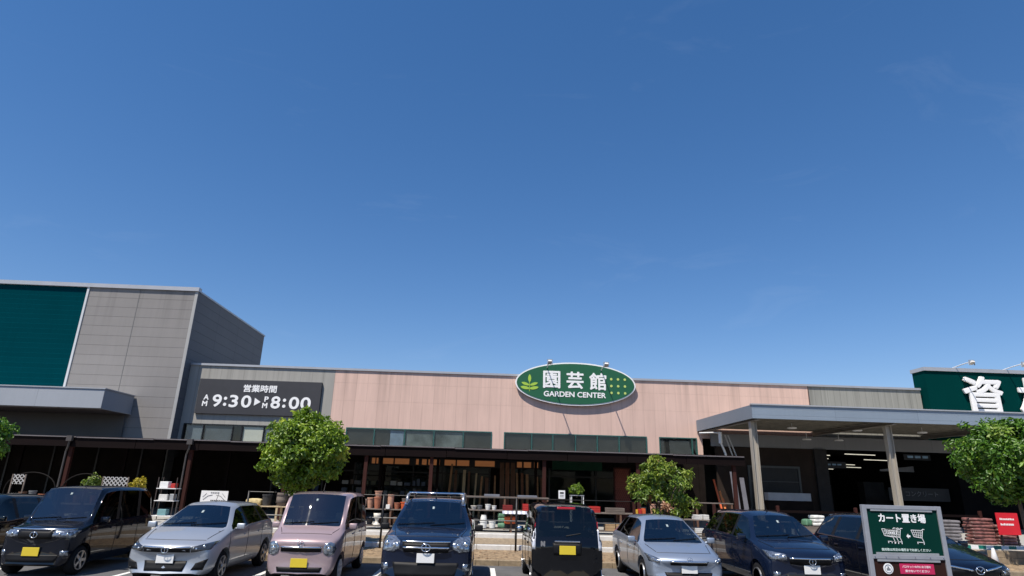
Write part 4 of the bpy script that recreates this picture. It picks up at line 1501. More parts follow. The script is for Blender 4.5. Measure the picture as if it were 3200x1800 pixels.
# midnight blue car behind the cart sign
make_car('estate_car', 'midnight blue estate car half hidden by the green cart sign', (9.35, 11.9, 0), 0, dict(
    L=4.6, W=1.75, H=1.60, zb=.19, axles=(.92, 3.68), wheel=.32, plate=plate_w, lead=.84, cowl=(1.22, 1.07), wst=2.05, wsd=.075, rr=4.2, tail=(4.46, 1.04), belt=(1.03, 1.08), wr=.575, bp=2.4, cp=3.4, paint=mazda_p, hoodrise=.62,
    bow=(.30, .28, .1),
    lamp=[(.82, .84), (.80, .68), (.50, .64), (.50, .74)], lampmat=lamp_d, bulbs=[(.68, .75, .05), (.58, .70, .04)],
    front=[([(.48, .74), (.40, .50), (-.40, .50), (-.48, .74)], trimk, 'grille'), ([(.58, .40), (.5, .27), (-.5, .27), (-.58, .40)], trimk, 'lower_intake')],
    bars=[(-.52, -.12, .80, .745, chrome, 'chrome_bar'), (.12, .52, .745, .80, chrome, 'chrome_bar')], emblem=(.745, .065), wing=True, tlamp=[(.80, 1.05), (.80, .78), (.62, .78), (.62, 1.03)], plate_z=.45))
# ------------------------------------------------------------------ trees
bark = pmat('bark', (0.10, 0.075, 0.055), 0.9, var=0.4, scale=14, bump=0.6, bscale=40)
leafA = leaf_mat('leaf_bright', (0.024, 0.062, 0.006), (0.110, 0.195, 0.012), (0.29, 0.40, 0.028), (0.42, 0.46, 0.06))
leafB = leaf_mat('leaf_mixed', (0.020, 0.050, 0.008), (0.105, 0.175, 0.016), (0.29, 0.34, 0.05), (0.30, 0.15, 0.08))
leafC = leaf_mat('leaf_deep', (0.012, 0.045, 0.006), (0.055, 0.140, 0.010), (0.17, 0.30, 0.024), (0.20, 0.28, 0.05))
leafY = leaf_mat('leaf_yellow', (0.10, 0.12, 0.01), (0.36, 0.30, 0.02), (0.62, 0.50, 0.04))


def leaf_mesh(pts, nrm, size, aspect, rng, tone, whorl=0):
    """pts Nx3 leaf bases, nrm Nx3 preferred facing -> folded leaves as mesh data"""
    n = len(pts)
    nn = nrm + rng.normal(0, 0.55, (n, 3))
    nn /= np.linalg.norm(nn, axis=1)[:, None] + 1e-9
    d = rng.normal(0, 1, (n, 3)) + nrm * 0.5
    d[:, 2] -= 0.35
    d -= nn * (d * nn).sum(1)[:, None]
    d /= np.linalg.norm(d, axis=1)[:, None] + 1e-9
    s = np.cross(nn, d)
    ln = size * rng.uniform(0.65, 1.3, n)[:, None]
    w = ln * aspect
    v = np.empty((n, 6, 3))
    v[:, 0] = pts
    v[:, 1] = pts + d * ln * .35 + s * w * .5 + nn * w * .22
    v[:, 2] = pts + d * ln * .75 + s * w * .38 + nn * w * .12
    v[:, 3] = pts + d * ln - nn * ln * .12
    v[:, 4] = pts + d * ln * .75 - s * w * .38 + nn * w * .12
    v[:, 5] = pts + d * ln * .35 - s * w * .5 + nn * w * .22
    i = np.arange(n)[:, None] * 6
    f1 = np.concatenate([i, i + 1, i + 2, i + 3], 1)
    f2 = np.concatenate([i, i + 3, i + 4, i + 5], 1)
    f = np.empty((2 * n, 4), int)
    f[0::2] = f1
    f[1::2] = f2
    t = np.repeat(np.clip(tone + rng.normal(0, .14, n), 0, 1), 2)
    return v.reshape(-1, 3), f, t


def mesh_from(name, v, f, t, mat, parent):
    me = bpy.data.meshes.new(name)
    me.vertices.add(len(v))
    me.vertices.foreach_set('co', v.astype(np.float32).ravel())
    me.loops.add(f.size)
    me.loops.foreach_set('vertex_index', f.astype(np.int32).ravel())
    me.polygons.add(len(f))
    me.polygons.foreach_set('loop_start', np.arange(0, f.size, 4, dtype=np.int32))
    me.polygons.foreach_set('loop_total', np.full(len(f), 4, dtype=np.int32))
    me.update()
    a = me.attributes.new('leaf', 'FLOAT', 'FACE')
    a.data.foreach_set('value', t.astype(np.float32))
    me.validate()
    return link_mesh(name, me, mat, parent)


def tree(name, label, base, cz, rad, clumps, per, cr, size, aspect, mat, seed, trunk_h, trunk_r, shape=None, group=None, cat='tree', tone=(.25, .75), shell=.55, odd=0.0, centres=None):
    """base: foot; cz: crown centre height above foot; rad: crown half sizes"""
    rng = np.random.RandomState(seed)
    root = thing(name, label, cat, base, 0, group)
    C = np.array([0, 0, cz])
    cs = []
    tries = 0
    if centres:
        cs = [np.array([x, rng.uniform(-1, 1) * rad[1] * (1 - abs(x) / rad[0] * .5), z]) for x, z in centres]
        cs += [c * np.array([.8, -.9, 1]) + np.array([0, 0, .05]) for c in cs[::2]]
        clumps = len(cs)
    while len(cs) < clumps and tries < 60000:
        tries += 1
        p = rng.uniform(-1, 1, 3)
        q = np.linalg.norm(p)
        if q > 1 or q < shell * rng.rand() ** .4:
            continue
        if shape is not None and not shape(p, rng):
            continue
        c = C + p * np.array(rad) * (1 - cr / max(rad) * .8)
        if any(np.linalg.norm(c - o_) < cr * .72 for o_ in cs):
            continue
        cs.append(c)
    core = len(cs)
    if not centres:                         # stray shoots outside the clipped outline
        for k in range(core // 5):
            c0 = cs[rng.randint(core)]
            e_ = (c0 - C) / np.array(rad)
            q = np.linalg.norm(e_)
            if q > .55 and (c0[2] > C[2] - rad[2] * .5):
                cs.append(C + (c0 - C) / q * rng.uniform(.93, 1.07))
    V, F, Tn = [], [], []
    off = 0
    for ic, c in enumerate(cs):
        r_ = cr * (rng.uniform(.55, 1.4) if ic < core else rng.uniform(.3, .55))
        m = int(per * rng.uniform(.7, 1.3) * (r_ / cr) ** 2)
        u = rng.normal(0, 1, (m, 3))
        u /= np.linalg.norm(u, axis=1)[:, None]
        rr = r_ * rng.rand(m) ** .38
        pts = c + u * rr[:, None] * np.array([1, 1, .8])
        outw = (c - C) / np.array(rad)
        outw = outw / (np.linalg.norm(outw) + 1e-6)
        nr_ = u * .7 + outw * .6 + np.array([0, 0, .45])
        nr_ /= np.linalg.norm(nr_, axis=1)[:, None]
        tn = rng.uniform(*tone) * .45 + .30 + (.9 if rng.rand() < odd else 0) * .5
        v, f, t = leaf_mesh(pts, nr_, size, aspect, rng, tn)
        V.append(v)
        F.append(f + off)
        Tn.append(t)
        off += len(v)
    mesh_from('crown', np.concatenate(V), np.concatenate(F), np.concatenate(Tn), mat, root)
    mb = MB()
    top = Vector((rng.uniform(-.05, .05), rng.uniform(-.05, .05), trunk_h))
    mb.tube([(0, 0, -.1), (.012, -.01, trunk_h * .5), top, (top.x * .6, top.y, cz + rad[2] * .3)], [trunk_r * 1.15, trunk_r, trunk_r * .85, trunk_r * .25], 9)
    order = rng.permutation(len(cs))[:26]
    for k in order:
        c = Vector(cs[k])
        s = top + (Vector((top.x * .6, top.y, cz + rad[2] * .3)) - top) * rng.rand() * .7
        mid = s + (c - s) * .5 + Vector((0, 0, .06))
        mb.tube([s, mid, c], [trunk_r * .42, trunk_r * .26, trunk_r * .10], 6)
    mb.build('trunk', bark, root, w=False, smooth=True)
    return root


CEN = [(-0.19, 2.61), (-0.3, 2.46), (0.19, 2.45), (-0.13, 2.32), (-0.47, 2.22), (0.13, 2.28), (0.62, 2.32), (-0.86, 2.06), (-0.6, 2.04), (-0.27, 2.0), (0.14, 2.06), (0.71, 2.22), (-0.82, 1.8), (-0.54, 1.8), (0.03, 1.87), (0.46, 1.83), (-0.42, 1.64), (-0.15, 1.39), (0.44, 1.5), (-0.31, 1.22), (0.22, 1.18), (0.58, 1.26), (0.77, 1.5), (-0.82, 1.65), (0.67, 1.93), (0.25, 1.68), (-0.08, 1.72), (0.03, 1.51)]


def dome(p, rng):      # round head, flatter underneath
    return not (p[2] < -.72 and np.hypot(p[0], p[1]) > .62)


def spire(p, rng):     # loose upright shrub, wider low, broken outline
    w_ = 1 - .55 * (p[2] + 1) / 2
    return np.hypot(p[0], p[1]) < w_ + .12


tree('round_tree', 'round clipped bright green tree in front of the opening hours sign', (-5.02, 18.35, .17), 2.66, (1.24, 1.15, 1.22), 150, 130, .25, .105, .55, leafA, 11, 1.35, .055, dome, 'trees in the planting strip', shell=.75, odd=.03)
tree('loose_shrub', 'loose ragged shrub tree with reddish tips behind the bluish silver hatchback', (5.36, 18.4, .17), 1.42, (1.02, .85, 1.33), 62, 130, .19, .125, .38, leafB, 23, .5, .04, spire, 'trees in the planting strip', tone=(.1, .9), shell=.35, odd=.05, centres=CEN)
tree('broad_tree', 'broad glossy deep green tree at the right edge beside the red sign', (16.05, 18.4, .17), 2.98, (1.60, 1.4, 1.36), 165, 105, .28, .125, .46, leafC, 37, 1.6, .06, dome, 'trees in the planting strip', shell=.7, odd=.05)
tree('round_tree', 'shaded green tree cut by the left edge of the picture', (-14.55, 18.35, .17), 2.62, (1.32, 1.2, 1.0), 110, 100, .26, .11, .5, leafC, 41, 1.3, .055, dome, 'trees in the planting strip', shell=.7)  # deep leaf colour used to darken this tree as if shaded
tree('flowering_shrub', 'yellow flowering bush above the roof of the dark kei van', (-11.46, 22.2, ZS), 1.12, (.30, .25, .34), 16, 60, .10, .06, .6, leafY, 51, .7, .02, None, 'shrubs on display', 'shrub')
tree('leafy_shrub', 'dull green bush between the white lattices, behind the dark kei van', (-13.2, 22.6, ZS), 1.1, (.45, .3, .42), 20, 60, .13, .08, .5, leafB, 52, .7, .02, None, 'shrubs on display', 'shrub')
tree('potted_plant', 'fresh green potted plant on the white metal table under the canopy', (3.67, 24.0, 1.72), .20, (.30, .22, .17), 16, 60, .10, .085, .35, leafA, 53, .1, .012, None, None, 'plant')
# ------------------------------------------------------------------ cart sign
K = thing('cart_sign', 'free standing green and brown cart return sign in a grey metal frame', 'sign', (5.03, 7.5, 0))
alu = pmat('sign_frame_grey', (0.36, 0.37, 0.40), 0.4, 0.4, var=0.1, scale=6)
gsign = pmat('cart_green', (0.001, 0.030, 0.022), 0.6, var=0.05, spec=0.08)
csign = pmat('cart_brown', (0.032, 0.014, 0.011), 0.6, var=0.08, spec=0.08)
crims = pmat('crimson_label', (0.50, 0.015, 0.085), 0.45, var=0.05)
mb = MB()
mb.box(4.548, 4.600, 7.47, 7.52, 0.03, 1.925)
mb.box(5.462, 5.514, 7.47, 7.52, 0.03, 1.925)
mb.box(4.601, 5.461, 7.472, 7.518, 1.880, 1.924)
mb.box(4.601, 5.461, 7.472, 7.518, 1.335, 1.380)
mb.box(4.601, 5.461, 7.472, 7.518, 0.70, 0.745)
mb.box(4.53, 4.62, 7.2, 7.8, 0.0, 0.035)
mb.box(5.445, 5.535, 7.2, 7.8, 0.0, 0.035)
mb.build('frame', alu, K, bevel=0.004)
gb = MB().box(4.601, 5.461, 7.488, 7.504, 1.381, 1.879).build('green_board', gsign, K)
bb = MB().box(4.601, 5.461, 7.488, 7.504, 0.746, 1.334).build('brown_board', csign, K)
for z0_, z1_ in ((1.858, 1.8795), (1.3815, 1.405), (1.308, 1.3335)):
    MB().box(4.648, 5.40, 7.476, 7.487, z0_, z1_).build('rail', galv, K)
mb = MB()
for x in (4.62, 4.75, 4.9, 5.1, 5.28, 5.44):
    mb.lathe([(.007, -.006), (.004, -.010)], (x, 7.474, 1.358), 8, 'y')
mb.build('screw', chrome, K)
YB = 7.4875
text_mesh('カート置き場', .1, 4.737, 1.733, YB, white_l, 'heading', gb, .003, .0028, width=.575, height=.100)
text_mesh('使用後は所定の場所までお戻しください', .03, 4.722, 1.421, YB, pmat('pale_green_ink', (0.55, 0.66, 0.62), 0.6), 'small_print', gb, .002, .0008, width=.592, height=.031)


def cart(mb, x, z, s, wires=True):
    def P(u, v):
        return (x + u * s, YB - .002, z + v * s)
    t = .0045
    bas = [(0, 1.0), (.86, .98), (.74, .46), (.14, .55)]
    def line(a, b, w_=t):
        mb.beam(P(*a), P(*b), w_, .003, (0, 1, 0))
    for i in range(4):
        line(bas[i], bas[(i + 1) % 4], t * 1.3)
    for k in range(1, 5):
        f = k / 5
        line((0 + .86 * f, 1 - .02 * f), (.14 + .60 * f, .55 - .09 * f), t * .8)
    for k in range(1, 3):
        f = k / 3
        line((0 + .14 * f, 1 - .45 * f), (.86 - .12 * f, .98 - .52 * f), t * .8)
    line((.80, .98), (.90, 1.07), t * 1.3)
    line((.90, 1.07), (1.02, 1.05), t * 1.5)
    line((.74, .46), (.86, .16), t * 1.3)
    line((.86, .16), (.34, .18), t * 1.3)
    line((.36, .18), (.38, .06), t * 1.6)
    line((.84, .16), (.84, .02), t * 1.6)


mb = MB()
for k in range(3):
    cart(mb, 4.757 + .042 * k, 1.497 - .001 * k, .165)
mb.build('cart_row_pictogram', white_l, gb)
mb = MB()
cart(mb, 5.112, 1.495, .160)
mb.build('cart_pictogram', white_l, gb)
mb = MB()
mb.prism([(5.046, 1.585), (5.070, 1.611), (5.070, 1.596), (5.092, 1.596), (5.092, 1.576), (5.070, 1.576), (5.070, 1.560)], YB - .003, YB)
mb.build('arrow', white_l, gb)
MB().lathe([(.058, -.003), (.058, 0)], (4.768, YB, 1.231), 28, 'y').build('round_label', white_l, bb)
mb = MB()
mb.tube([(4.768 + .042 * math.cos(a), YB - .004, 1.231 + .042 * math.sin(a)) for a in [math.pi * 2 * k / 24 for k in range(25)]], .003, 5, cap=False)
mb.box(4.745, 4.79, YB - .006, YB - .004, 1.215, 1.235)
mb.box(4.758, 4.775, YB - .006, YB - .004, 1.238, 1.255)
mb.build('round_pictogram', pmat('ink_grey', (0.20, 0.21, 0.22), 0.6), bb)
cl_ = MB().box(4.906, 5.318, YB - .003, YB, 1.178, 1.288).build('crimson_label', crims, bb, bevel=0.001)
pinki = pmat('pale_pink_ink', (0.80, 0.62, 0.66), 0.6)
text_mesh('バスケットの中にお子様を', .03, 4.938, 1.242, YB - .003, pinki, 'lettering', cl_, .002, .0006, width=.34, height=.028)
text_mesh('乗せないでください', .03, 4.965, 1.196, YB - .003, pinki, 'lettering', cl_, .002, .0006, width=.29, height=.028)

# ------------------------------------------------------------------ black pipe railing along the strip
F1 = thing('pipe_railing', 'thin black pipe railing along the planting strip', 'railing', (0, 18.95, .2))
for k in range(-4, 3):
    x = 1.12 + 1.935 * k
    MB().tube([(x, 18.95, .12), (x, 18.95, 1.66)], .030, 8).build('post', blackm, F1, smooth=True)
mb = MB().tube([(1.12 - 1.935 * 4, 18.95, 1.64), (1.12 + 1.935 * 2, 18.95, 1.64)], .012, 6)
mb.build('top_rail', blackm, F1)
MB().tube([(1.12 - 1.935 * 4, 18.95, 1.02), (1.12 + 1.935 * 2, 18.95, 1.02)], .018, 6).build('mid_rail', pmat('worn_rail', (0.10, 0.10, 0.10), 0.5, .3, var=.3), F1)

# ------------------------------------------------------------------ goods on the terrace
terra = pmat('terracotta', (0.36, 0.13, 0.07), 0.8, var=0.2, scale=5)
terral = pmat('pale_terracotta', (0.46, 0.25, 0.17), 0.85, var=0.2, scale=5)
cream = pmat('cream_glaze', (0.66, 0.62, 0.54), 0.5, var=0.1, scale=5)
whitep = pmat('white_glaze', (0.72, 0.72, 0.69), 0.3, var=0.08, scale=4)
dkpot = pmat('dark_pot', (0.035, 0.034, 0.034), 0.6, var=0.3)
weath = pmat('weathered_board', (0.16, 0.13, 0.11), 0.85, var=0.35, scale=2.5, stretch=(.5, 3, 3))
paleb = pmat('pale_timber', (0.46, 0.36, 0.22), 0.8, var=0.25, scale=3, stretch=(3, 3, .4))
tanb = pmat('tan_timber', (0.36, 0.19, 0.09), 0.8, var=0.3, scale=3, stretch=(3, 3, .4))
brnb = pmat('brown_timber', (0.13, 0.065, 0.038), 0.8, var=0.3, scale=3, stretch=(3, 3, .4))
redp = pmat('red_plastic', (0.42, 0.025, 0.02), 0.5, var=0.15)
orangep = pmat('orange_plastic', (0.55, 0.10, 0.025), 0.6, var=0.2)
cardb = pmat('cardboard', (0.36, 0.24, 0.13), 0.9, var=0.2)
greenb = pmat('green_bag', (0.10, 0.22, 0.13), 0.5, var=0.35, scale=6)
greybag = pmat('grey_bag', (0.16, 0.15, 0.155), 0.45, var=0.5, scale=5)
redbag = pmat('red_grey_bag', (0.20, 0.085, 0.075), 0.45, var=0.75, scale=7)
whitebag = pmat('white_bag', (0.66, 0.66, 0.62), 0.5, var=0.2, scale=6)


def rack(label, x0, x1, y0, y1, levels, mat=weath):
    t = thing('display_rack', label, 'rack', ((x0 + x1) / 2, y0, ZS), 0, 'display racks on the terrace')
    for z in levels:
        mb = MB()
        n = 4
        for i in range(n):
            a = y0 + (y1 - y0) * i / n
            mb.box(x0, x1, a, a + (y1 - y0) / n - .012, z - .03, z)
        mb.build('shelf', mat, t)
    for x in (x0 + .05, (x0 + x1) / 2, x1 - .05):
        for y in (y0 + .04, y1 - .06):
            MB().box(x - .03, x + .03, y - .03, y + .03, ZS, max(levels) - .031).build('leg', brnb if mat is weath else mat, t)
    return t


rack('weathered plank rack of terracotta and dark pots, between the pink car and the blue SUV', -3.95, -1.9, 21.9, 22.5, (.62, 1.14))
rack('weathered plank rack of white pots behind the blue SUV, right side', -.35, 2.6, 21.9, 22.5, (.62, 1.19))
rack('weathered plank rack holding the red crate and cardboard boxes', 3.5, 6.2, 21.9, 22.5, (.62, 1.19))
rack('low pale plank bench under the barrel planters', -7.4, -5.9, 21.8, 22.4, (1.14,), paleb)
rack('weathered plank rack behind the navy minivan', 6.9, 11.0, 22.0, 22.5, (.62, 1.05))
rack('long grey plank table standing level with the railing top', -.65, 2.52, 23.0, 23.6, (1.60,))
rack('weathered plank table to the right of the shrub tree', 6.6, 9.3, 23.2, 23.7, (1.58,))


def pot(name, label, x, y, z, rt, rb, h, mat, grp, rim=True, par=None):
    prof = [(rb, 0), (rb + (rt - rb) * .5 + .006, h * .5), (rt, h * .88)]
    prof += [(rt * 1.10, h * .885), (rt * 1.10, h), (rt * .92, h), (rt * .85, h * .8)] if rim else [(rt, h), (rt * .88, h), (rt * .84, h * .8)]
    o = MB().lathe(prof, (0, 0, 0), 22).build(name, mat, par, w=False, smooth=False)
    o.location = (x, y, z)
    tag(o, label, 'pot', grp)
    return o


P_ = 'flower pots on display'
t = thing('barrel_planter', 'pale banded wooden barrel planter on the bench, taller than its neighbours', 'planter', (-6.58, 22.05, 1.14), 0, P_)
MB().lathe([(.15, 0), (.185, .20), (.175, .44), (.155, .44), (.15, .36)], (0, 0, 0), 20).build('staves', weath, t, w=False)
MB().lathe([(.187, .10), (.192, .10), (.196, .14), (.19, .14)], (0, 0, 0), 20).build('hoop', steel_d, t, w=False)
MB().lathe([(.186, .32), (.192, .32), (.190, .36), (.184, .36)], (0, 0, 0), 20).build('hoop', steel_d, t, w=False)
pot('planter', 'dark barrel planter left of the pale barrel on the bench', -7.08, 22.05, 1.14, .15, .12, .36, dkpot, P_)
pot('planter', 'dark slim planter right of the pale barrel on the bench', -6.22, 22.05, 1.14, .12, .10, .36, dkpot, P_)
pot('flower_pot', 'small cream pot right of the barrels, the left one of two', -6.42, 22.3, 1.46, .075, .055, .14, cream, P_)
MB().box(-6.5, -6.05, 22.2, 22.42, 1.14, 1.455).build('crate', weath)
tag(bpy.data.objects['crate'], 'low weathered crate under the two small cream pots', 'crate')
pot('flower_pot', 'wide cream pot right of the barrels, the right one of two', -6.2, 22.3, 1.46, .10, .075, .16, cream, P_)
pot('flower_pot', 'tall terracotta pot at the bottom of a stack of two', -3.40, 22.05, 1.14, .115, .085, .37, terra, P_)
pot('flower_pot', 'pale terracotta pot on top of the tall terracotta pot', -3.39, 22.05, 1.512, .12, .09, .19, terral, P_)
pot('flower_pot', 'beige column pot beside the terracotta stack', -2.97, 22.1, 1.14, .10, .085, .46, terral, P_)
pot('flower_pot', 'plain terracotta pot left of the orange pot', -2.74, 22.1, 1.14, .10, .075, .20, terra, P_)
pot('flower_pot', 'bright orange pot beside the roof rail of the blue SUV', -2.50, 22.05, 1.14, .12, .09, .23, orangep, P_)
pot('flower_pot', 'grey pot at the right end of the terracotta rack', -2.15, 22.1, 1.14, .11, .08, .22, pmat('grey_glaze', (0.15, 0.16, 0.17), 0.4, var=.2), P_)
o = MB().box(-.065, .065, -.065, .065, 0, .14).build('flower_pot', whitep, None, w=False, bevel=.012)
o.location = (-3.02, 21.93, 1.14)
tag(o, 'white cube pot in front of the beige column pot', 'pot', P_)
o = MB().box(-.06, .06, -.06, .06, 0, .46).build('plant_stand', blackm, None, w=False, bevel=.01)
o.location = (-3.17, 22.2, 1.14)
tag(o, 'slim black plant stand next to the terracotta stack', 'stand')
o = MB().lathe([(.12, 0), (.12, .04), (.06, .08), (.045, .14), (.075, .20), (.11, .26), (.125, .38), (.105, .38), (.09, .30)], (0, 0, 0), 22).build('garden_urn', cream, None, w=False, smooth=True)
o.location = (-3.36, 21.98, .62)
tag(o, 'cream footed garden urn on the bottom shelf of the terracotta rack', 'urn')
pot('flower_pot', 'large dark pot on the bottom shelf beside the urn', -3.08, 22.1, .62, .125, .10, .38, dkpot, P_)
pot('flower_pot', 'brown pot on the bottom shelf right of the dark pot', -2.78, 22.1, .62, .11, .08, .28, brnb, P_)
pot('flower_pot', 'white round pot on the upper shelf, left of a pair', .33, 22.05, 1.19, .09, .07, .18, whitep, P_)
pot('flower_pot', 'smaller white pot on the upper shelf, right of a pair', .54, 22.05, 1.19, .078, .06, .14, whitep, P_)
pot('flower_pot', 'grey pot on the upper shelf left of the white pair', .05, 22.1, 1.19, .09, .06, .14, MATS['grey_glaze'], P_)
pot('flower_pot', 'pale dish pot on the upper shelf near the SUV roof', -.15, 22.1, 1.19, .10, .06, .12, cream, P_)
pot('flower_pot', 'tall white pot at the bottom of a stack beside the SUV', .20, 21.98, .62, .12, .105, .21, whitep, P_)
pot('flower_pot', 'white pot with a rounded top stacked on the tall white pot', .20, 21.98, .832, .085, .115, .20, whitep, P_, rim=False)
pot('flower_pot', 'short white pot on the bottom shelf, right of the white stack', .49, 21.98, .62, .115, .095, .22, whitep, P_)
pot('flower_pot', 'dark pot on the bottom shelf behind the SUV mirror', -.10, 22.1, .62, .13, .10, .30, dkpot, P_)
pot('flower_pot', 'dark pot at the right end of the white pot rack', 2.1, 22.1, .62, .13, .10, .34, dkpot, P_)


def sack(name, label, x, y, z, w_, d, h, mat, grp, rot=0.0, tilt=0.0):
    b = bmesh.new()
    bmesh.ops.create_cube(b, size=1)
    bmesh.ops.subdivide_edges(b, edges=b.edges[:], cuts=3, use_grid_fill=True)
    rg = random.Random(hash(label) % 1000 + int(x * 100))
    for v in b.verts:
        p = v.co
        k = 1 - .75 * max(0, abs(p.x) * 2 - .5) ** 2
        p.z *= k
        p.y *= 1 - .12 * abs(p.z) * 2
        v.co = Vector((p.x * w_, p.y * d, (p.z + .5) * h + (rg.random() - .5) * h * .12))
    me = bpy.data.meshes.new(name)
    b.to_mesh(me)
    b.free()
    o = link_mesh(name, me, mat, None, smooth=True)
    s_ = o.modifiers.new('s', 'SUBSURF')
    s_.levels = s_.render_levels = 1
    o.location = (x, y, z)
    o.rotation_euler = (0, tilt, rot)
    return tag(o, label, 'sack', grp)


random.seed(21)
for x0, x1, z in ((-3.9, -2.0, 1.14), (-3.9, -2.0, .62), (1.75, 2.5, 1.19), (3.6, 4.2, .62), (5.1, 6.1, .62), (5.75, 6.15, 1.19), (9.0, 10.9, .62)):
    x = x0
    while x < x1:
        r_ = random.uniform(.07, .12)
        pot('flower_pot', 'small dull pot in the crowded back row of the plank racks', x, 22.36, z, r_, r_ * .75, random.uniform(.16, .34), random.choice([terra, dkpot, brnb, terral, MATS['grey_glaze'], cream, weath]), 'back row pots')
        x += r_ * 2 + random.uniform(.03, .14)
ords = ['lowest', 'second', 'third', 'fourth', 'fifth', 'sixth', 'seventh', 'eighth', 'ninth']
random.seed(9)
for k in range(7):
    sack('sack', f'grey soil sack, {ords[k]} from the ground, stack behind the cart sign', 16.15 + random.uniform(-.03, .03), 21.75, ZS + .108 * k, .76, .46, .115, greybag, 'soil sacks in stacks', random.uniform(-.06, .06))
for k in range(8):
    sack('sack', f'red grey soil sack, {ords[k]} from the ground, stack left of the red sign', 17.28 + random.uniform(-.04, .04), 21.75, ZS + .106 * k, .84, .46, .113, redbag, 'soil sacks in stacks', random.uniform(-.08, .08))
for k in range(6):
    sack('sack', f'red grey soil sack, {ords[k]} from the ground, stack behind the red sign', 18.25 + random.uniform(-.04, .04), 21.85, ZS + .106 * k, .80, .46, .113, redbag, 'soil sacks in stacks', random.uniform(-.08, .08))
for k in range(3):
    sack('sack', f'white sack, {ords[k]} from the shelf, above the midnight blue car roof', 11.5, 21.6, .96 + .115 * k, .42, .36, .12, whitebag, 'white sacks in a pile', .1 * k)
MB().box(11.0, 12.0, 21.4, 21.9, ZS, .95).build('pallet_box', weath)
tag(bpy.data.objects['pallet_box'], 'weathered box platform under the white and green sacks', 'platform')
sack('sack', 'small green sack beside the white sacks', 11.14, 21.6, .96, .24, .3, .22, greenb, None, .2)
for k in range(3):
    sack('sack', f'pale green sack, {ords[k]} from the shelf right of the short white pot', .80, 22.1, .63 + .16 * k, .24, .36, .165, greenb, 'green sacks in a pile', .05 * k)
for k in range(2):
    sack('sack', f'orange sack, {"lower" if k == 0 else "upper"} one of the pair beside the green sacks', 1.10, 22.1, .76 + .115 * k, .44, .38, .125, orangep, 'orange sacks', .04 * k)
MB().box(.86, 1.36, 21.95, 22.4, .62, .755).build('crate', blackm, None, bevel=.01)
tag(bpy.data.objects['crate.001'], 'low black crate under the orange sacks', 'crate')
sack('straw_bale', 'straw coloured sack lying behind the silver hatchback roof', -7.5, 22.1, 1.14, .50, .34, .22, pmat('straw', (0.55, 0.44, 0.22), 0.9, var=.3, scale=10), None, .1)


def crate(label, x0, x1, z0, z1, y, mat, d=.4, grp='boxes and crates on the racks'):
    t = MB()
    n = 3
    h = (z1 - z0)
    for i in range(n):
        a, b_ = z0 + h * i / n + .005, z0 + h * (i + 1) / n - .005
        t.box(x0, x1, y, y + .014, a, b_)
        t.box(x0, x1, y + d - .014, y + d, a, b_)
        t.box(x0, x0 + .014, y + .015, y + d - .015, a, b_)
        t.box(x1 - .014, x1, y + .015, y + d - .015, a, b_)
    t.box(x0 + .015, x1 - .015, y + .015, y + d - .015, z0, z0 + .012)
    t.box(x0 + .02, x1 - .02, y + .02, y + d - .02, z0 + .02, z1 - .04)
    o = t.build('crate', mat)
    return tag(o, label, 'crate', grp)


crate('red slatted crate above the tailgate of the black kei wagon', 3.78, 4.16, 1.19, 1.39, 21.95, redp)
crate('red low crate on the upper shelf of the white pot rack', .84, 1.16, 1.19, 1.36, 21.95, pmat('dark_red', (0.20, 0.015, 0.012), 0.6, var=.2))
crate('small red crate at the right end of the white pot rack', 1.52, 1.70, 1.19, 1.41, 21.95, redp)
crate('cardboard crate on the bottom shelf, left of a pair', 4.34, 4.66, .62, .88, 21.95, cardb)
crate('cardboard crate on the bottom shelf, right of a pair', 4.70, 5.02, .62, .86, 21.97, cardb)
crate('pale slatted crate above the cardboard pair', 4.40, 5.0, 1.19, 1.36, 21.95, weath)
crate('grey crate on the long plank table, leftmost', .2, .75, 1.60, 1.68, 23.05, pmat('grey_crate', (0.22, 0.23, 0.26), 0.6, var=.15))
crate('grey crate on the long plank table, rightmost', 1.4, 2.1, 1.60, 1.67, 23.05, MATS['grey_crate'])
crate('white crate on the rack right of the shrub tree, left of a pair', 7.48, 7.70, 1.05, 1.20, 22.05, offwhite)
crate('white crate on the rack right of the shrub tree, right of a pair', 7.76, 7.95, 1.05, 1.21, 22.05, offwhite)
crate('white crate on the bottom shelf right of the shrub tree', 7.45, 7.9, .62, .78, 22.05, offwhite)
for k, (x, m, nm) in enumerate(((5.42, pmat('yellow_box', (0.62, 0.36, 0.03), 0.5), 'yellow'), (5.55, redp, 'red'), (5.68, orangep, 'orange'))):
    o = MB().box(x - .055, x + .055, 22.0, 22.2, 1.19, 1.32 + .02 * k).build('carton', m, None, bevel=.006)
    tag(o, f'small {nm} carton on the rack left of the shrub tree', 'carton', 'small cartons on the rack')
# striped awning cloth
aw = thing('striped_awning', 'small white and grey striped cloth under the red crates', 'awning', (1.23, 21.85, 1.1))
mb, mb2 = MB(), MB()
for i in range(11):
    x = .82 + i * .075
    (mb if i % 2 else mb2).hexa([(x, 21.70, 1.09), (x + .074, 21.70, 1.09), (x + .074, 21.89, 1.17), (x, 21.89, 1.17)],
                                [(x, 21.70, 1.10), (x + .074, 21.70, 1.10), (x + .074, 21.89, 1.18), (x, 21.89, 1.18)])
mb.build('white_stripe', white_m, aw)
mb2.build('grey_stripe', pmat('lilac_grey', (0.36, 0.37, 0.44), 0.8), aw)
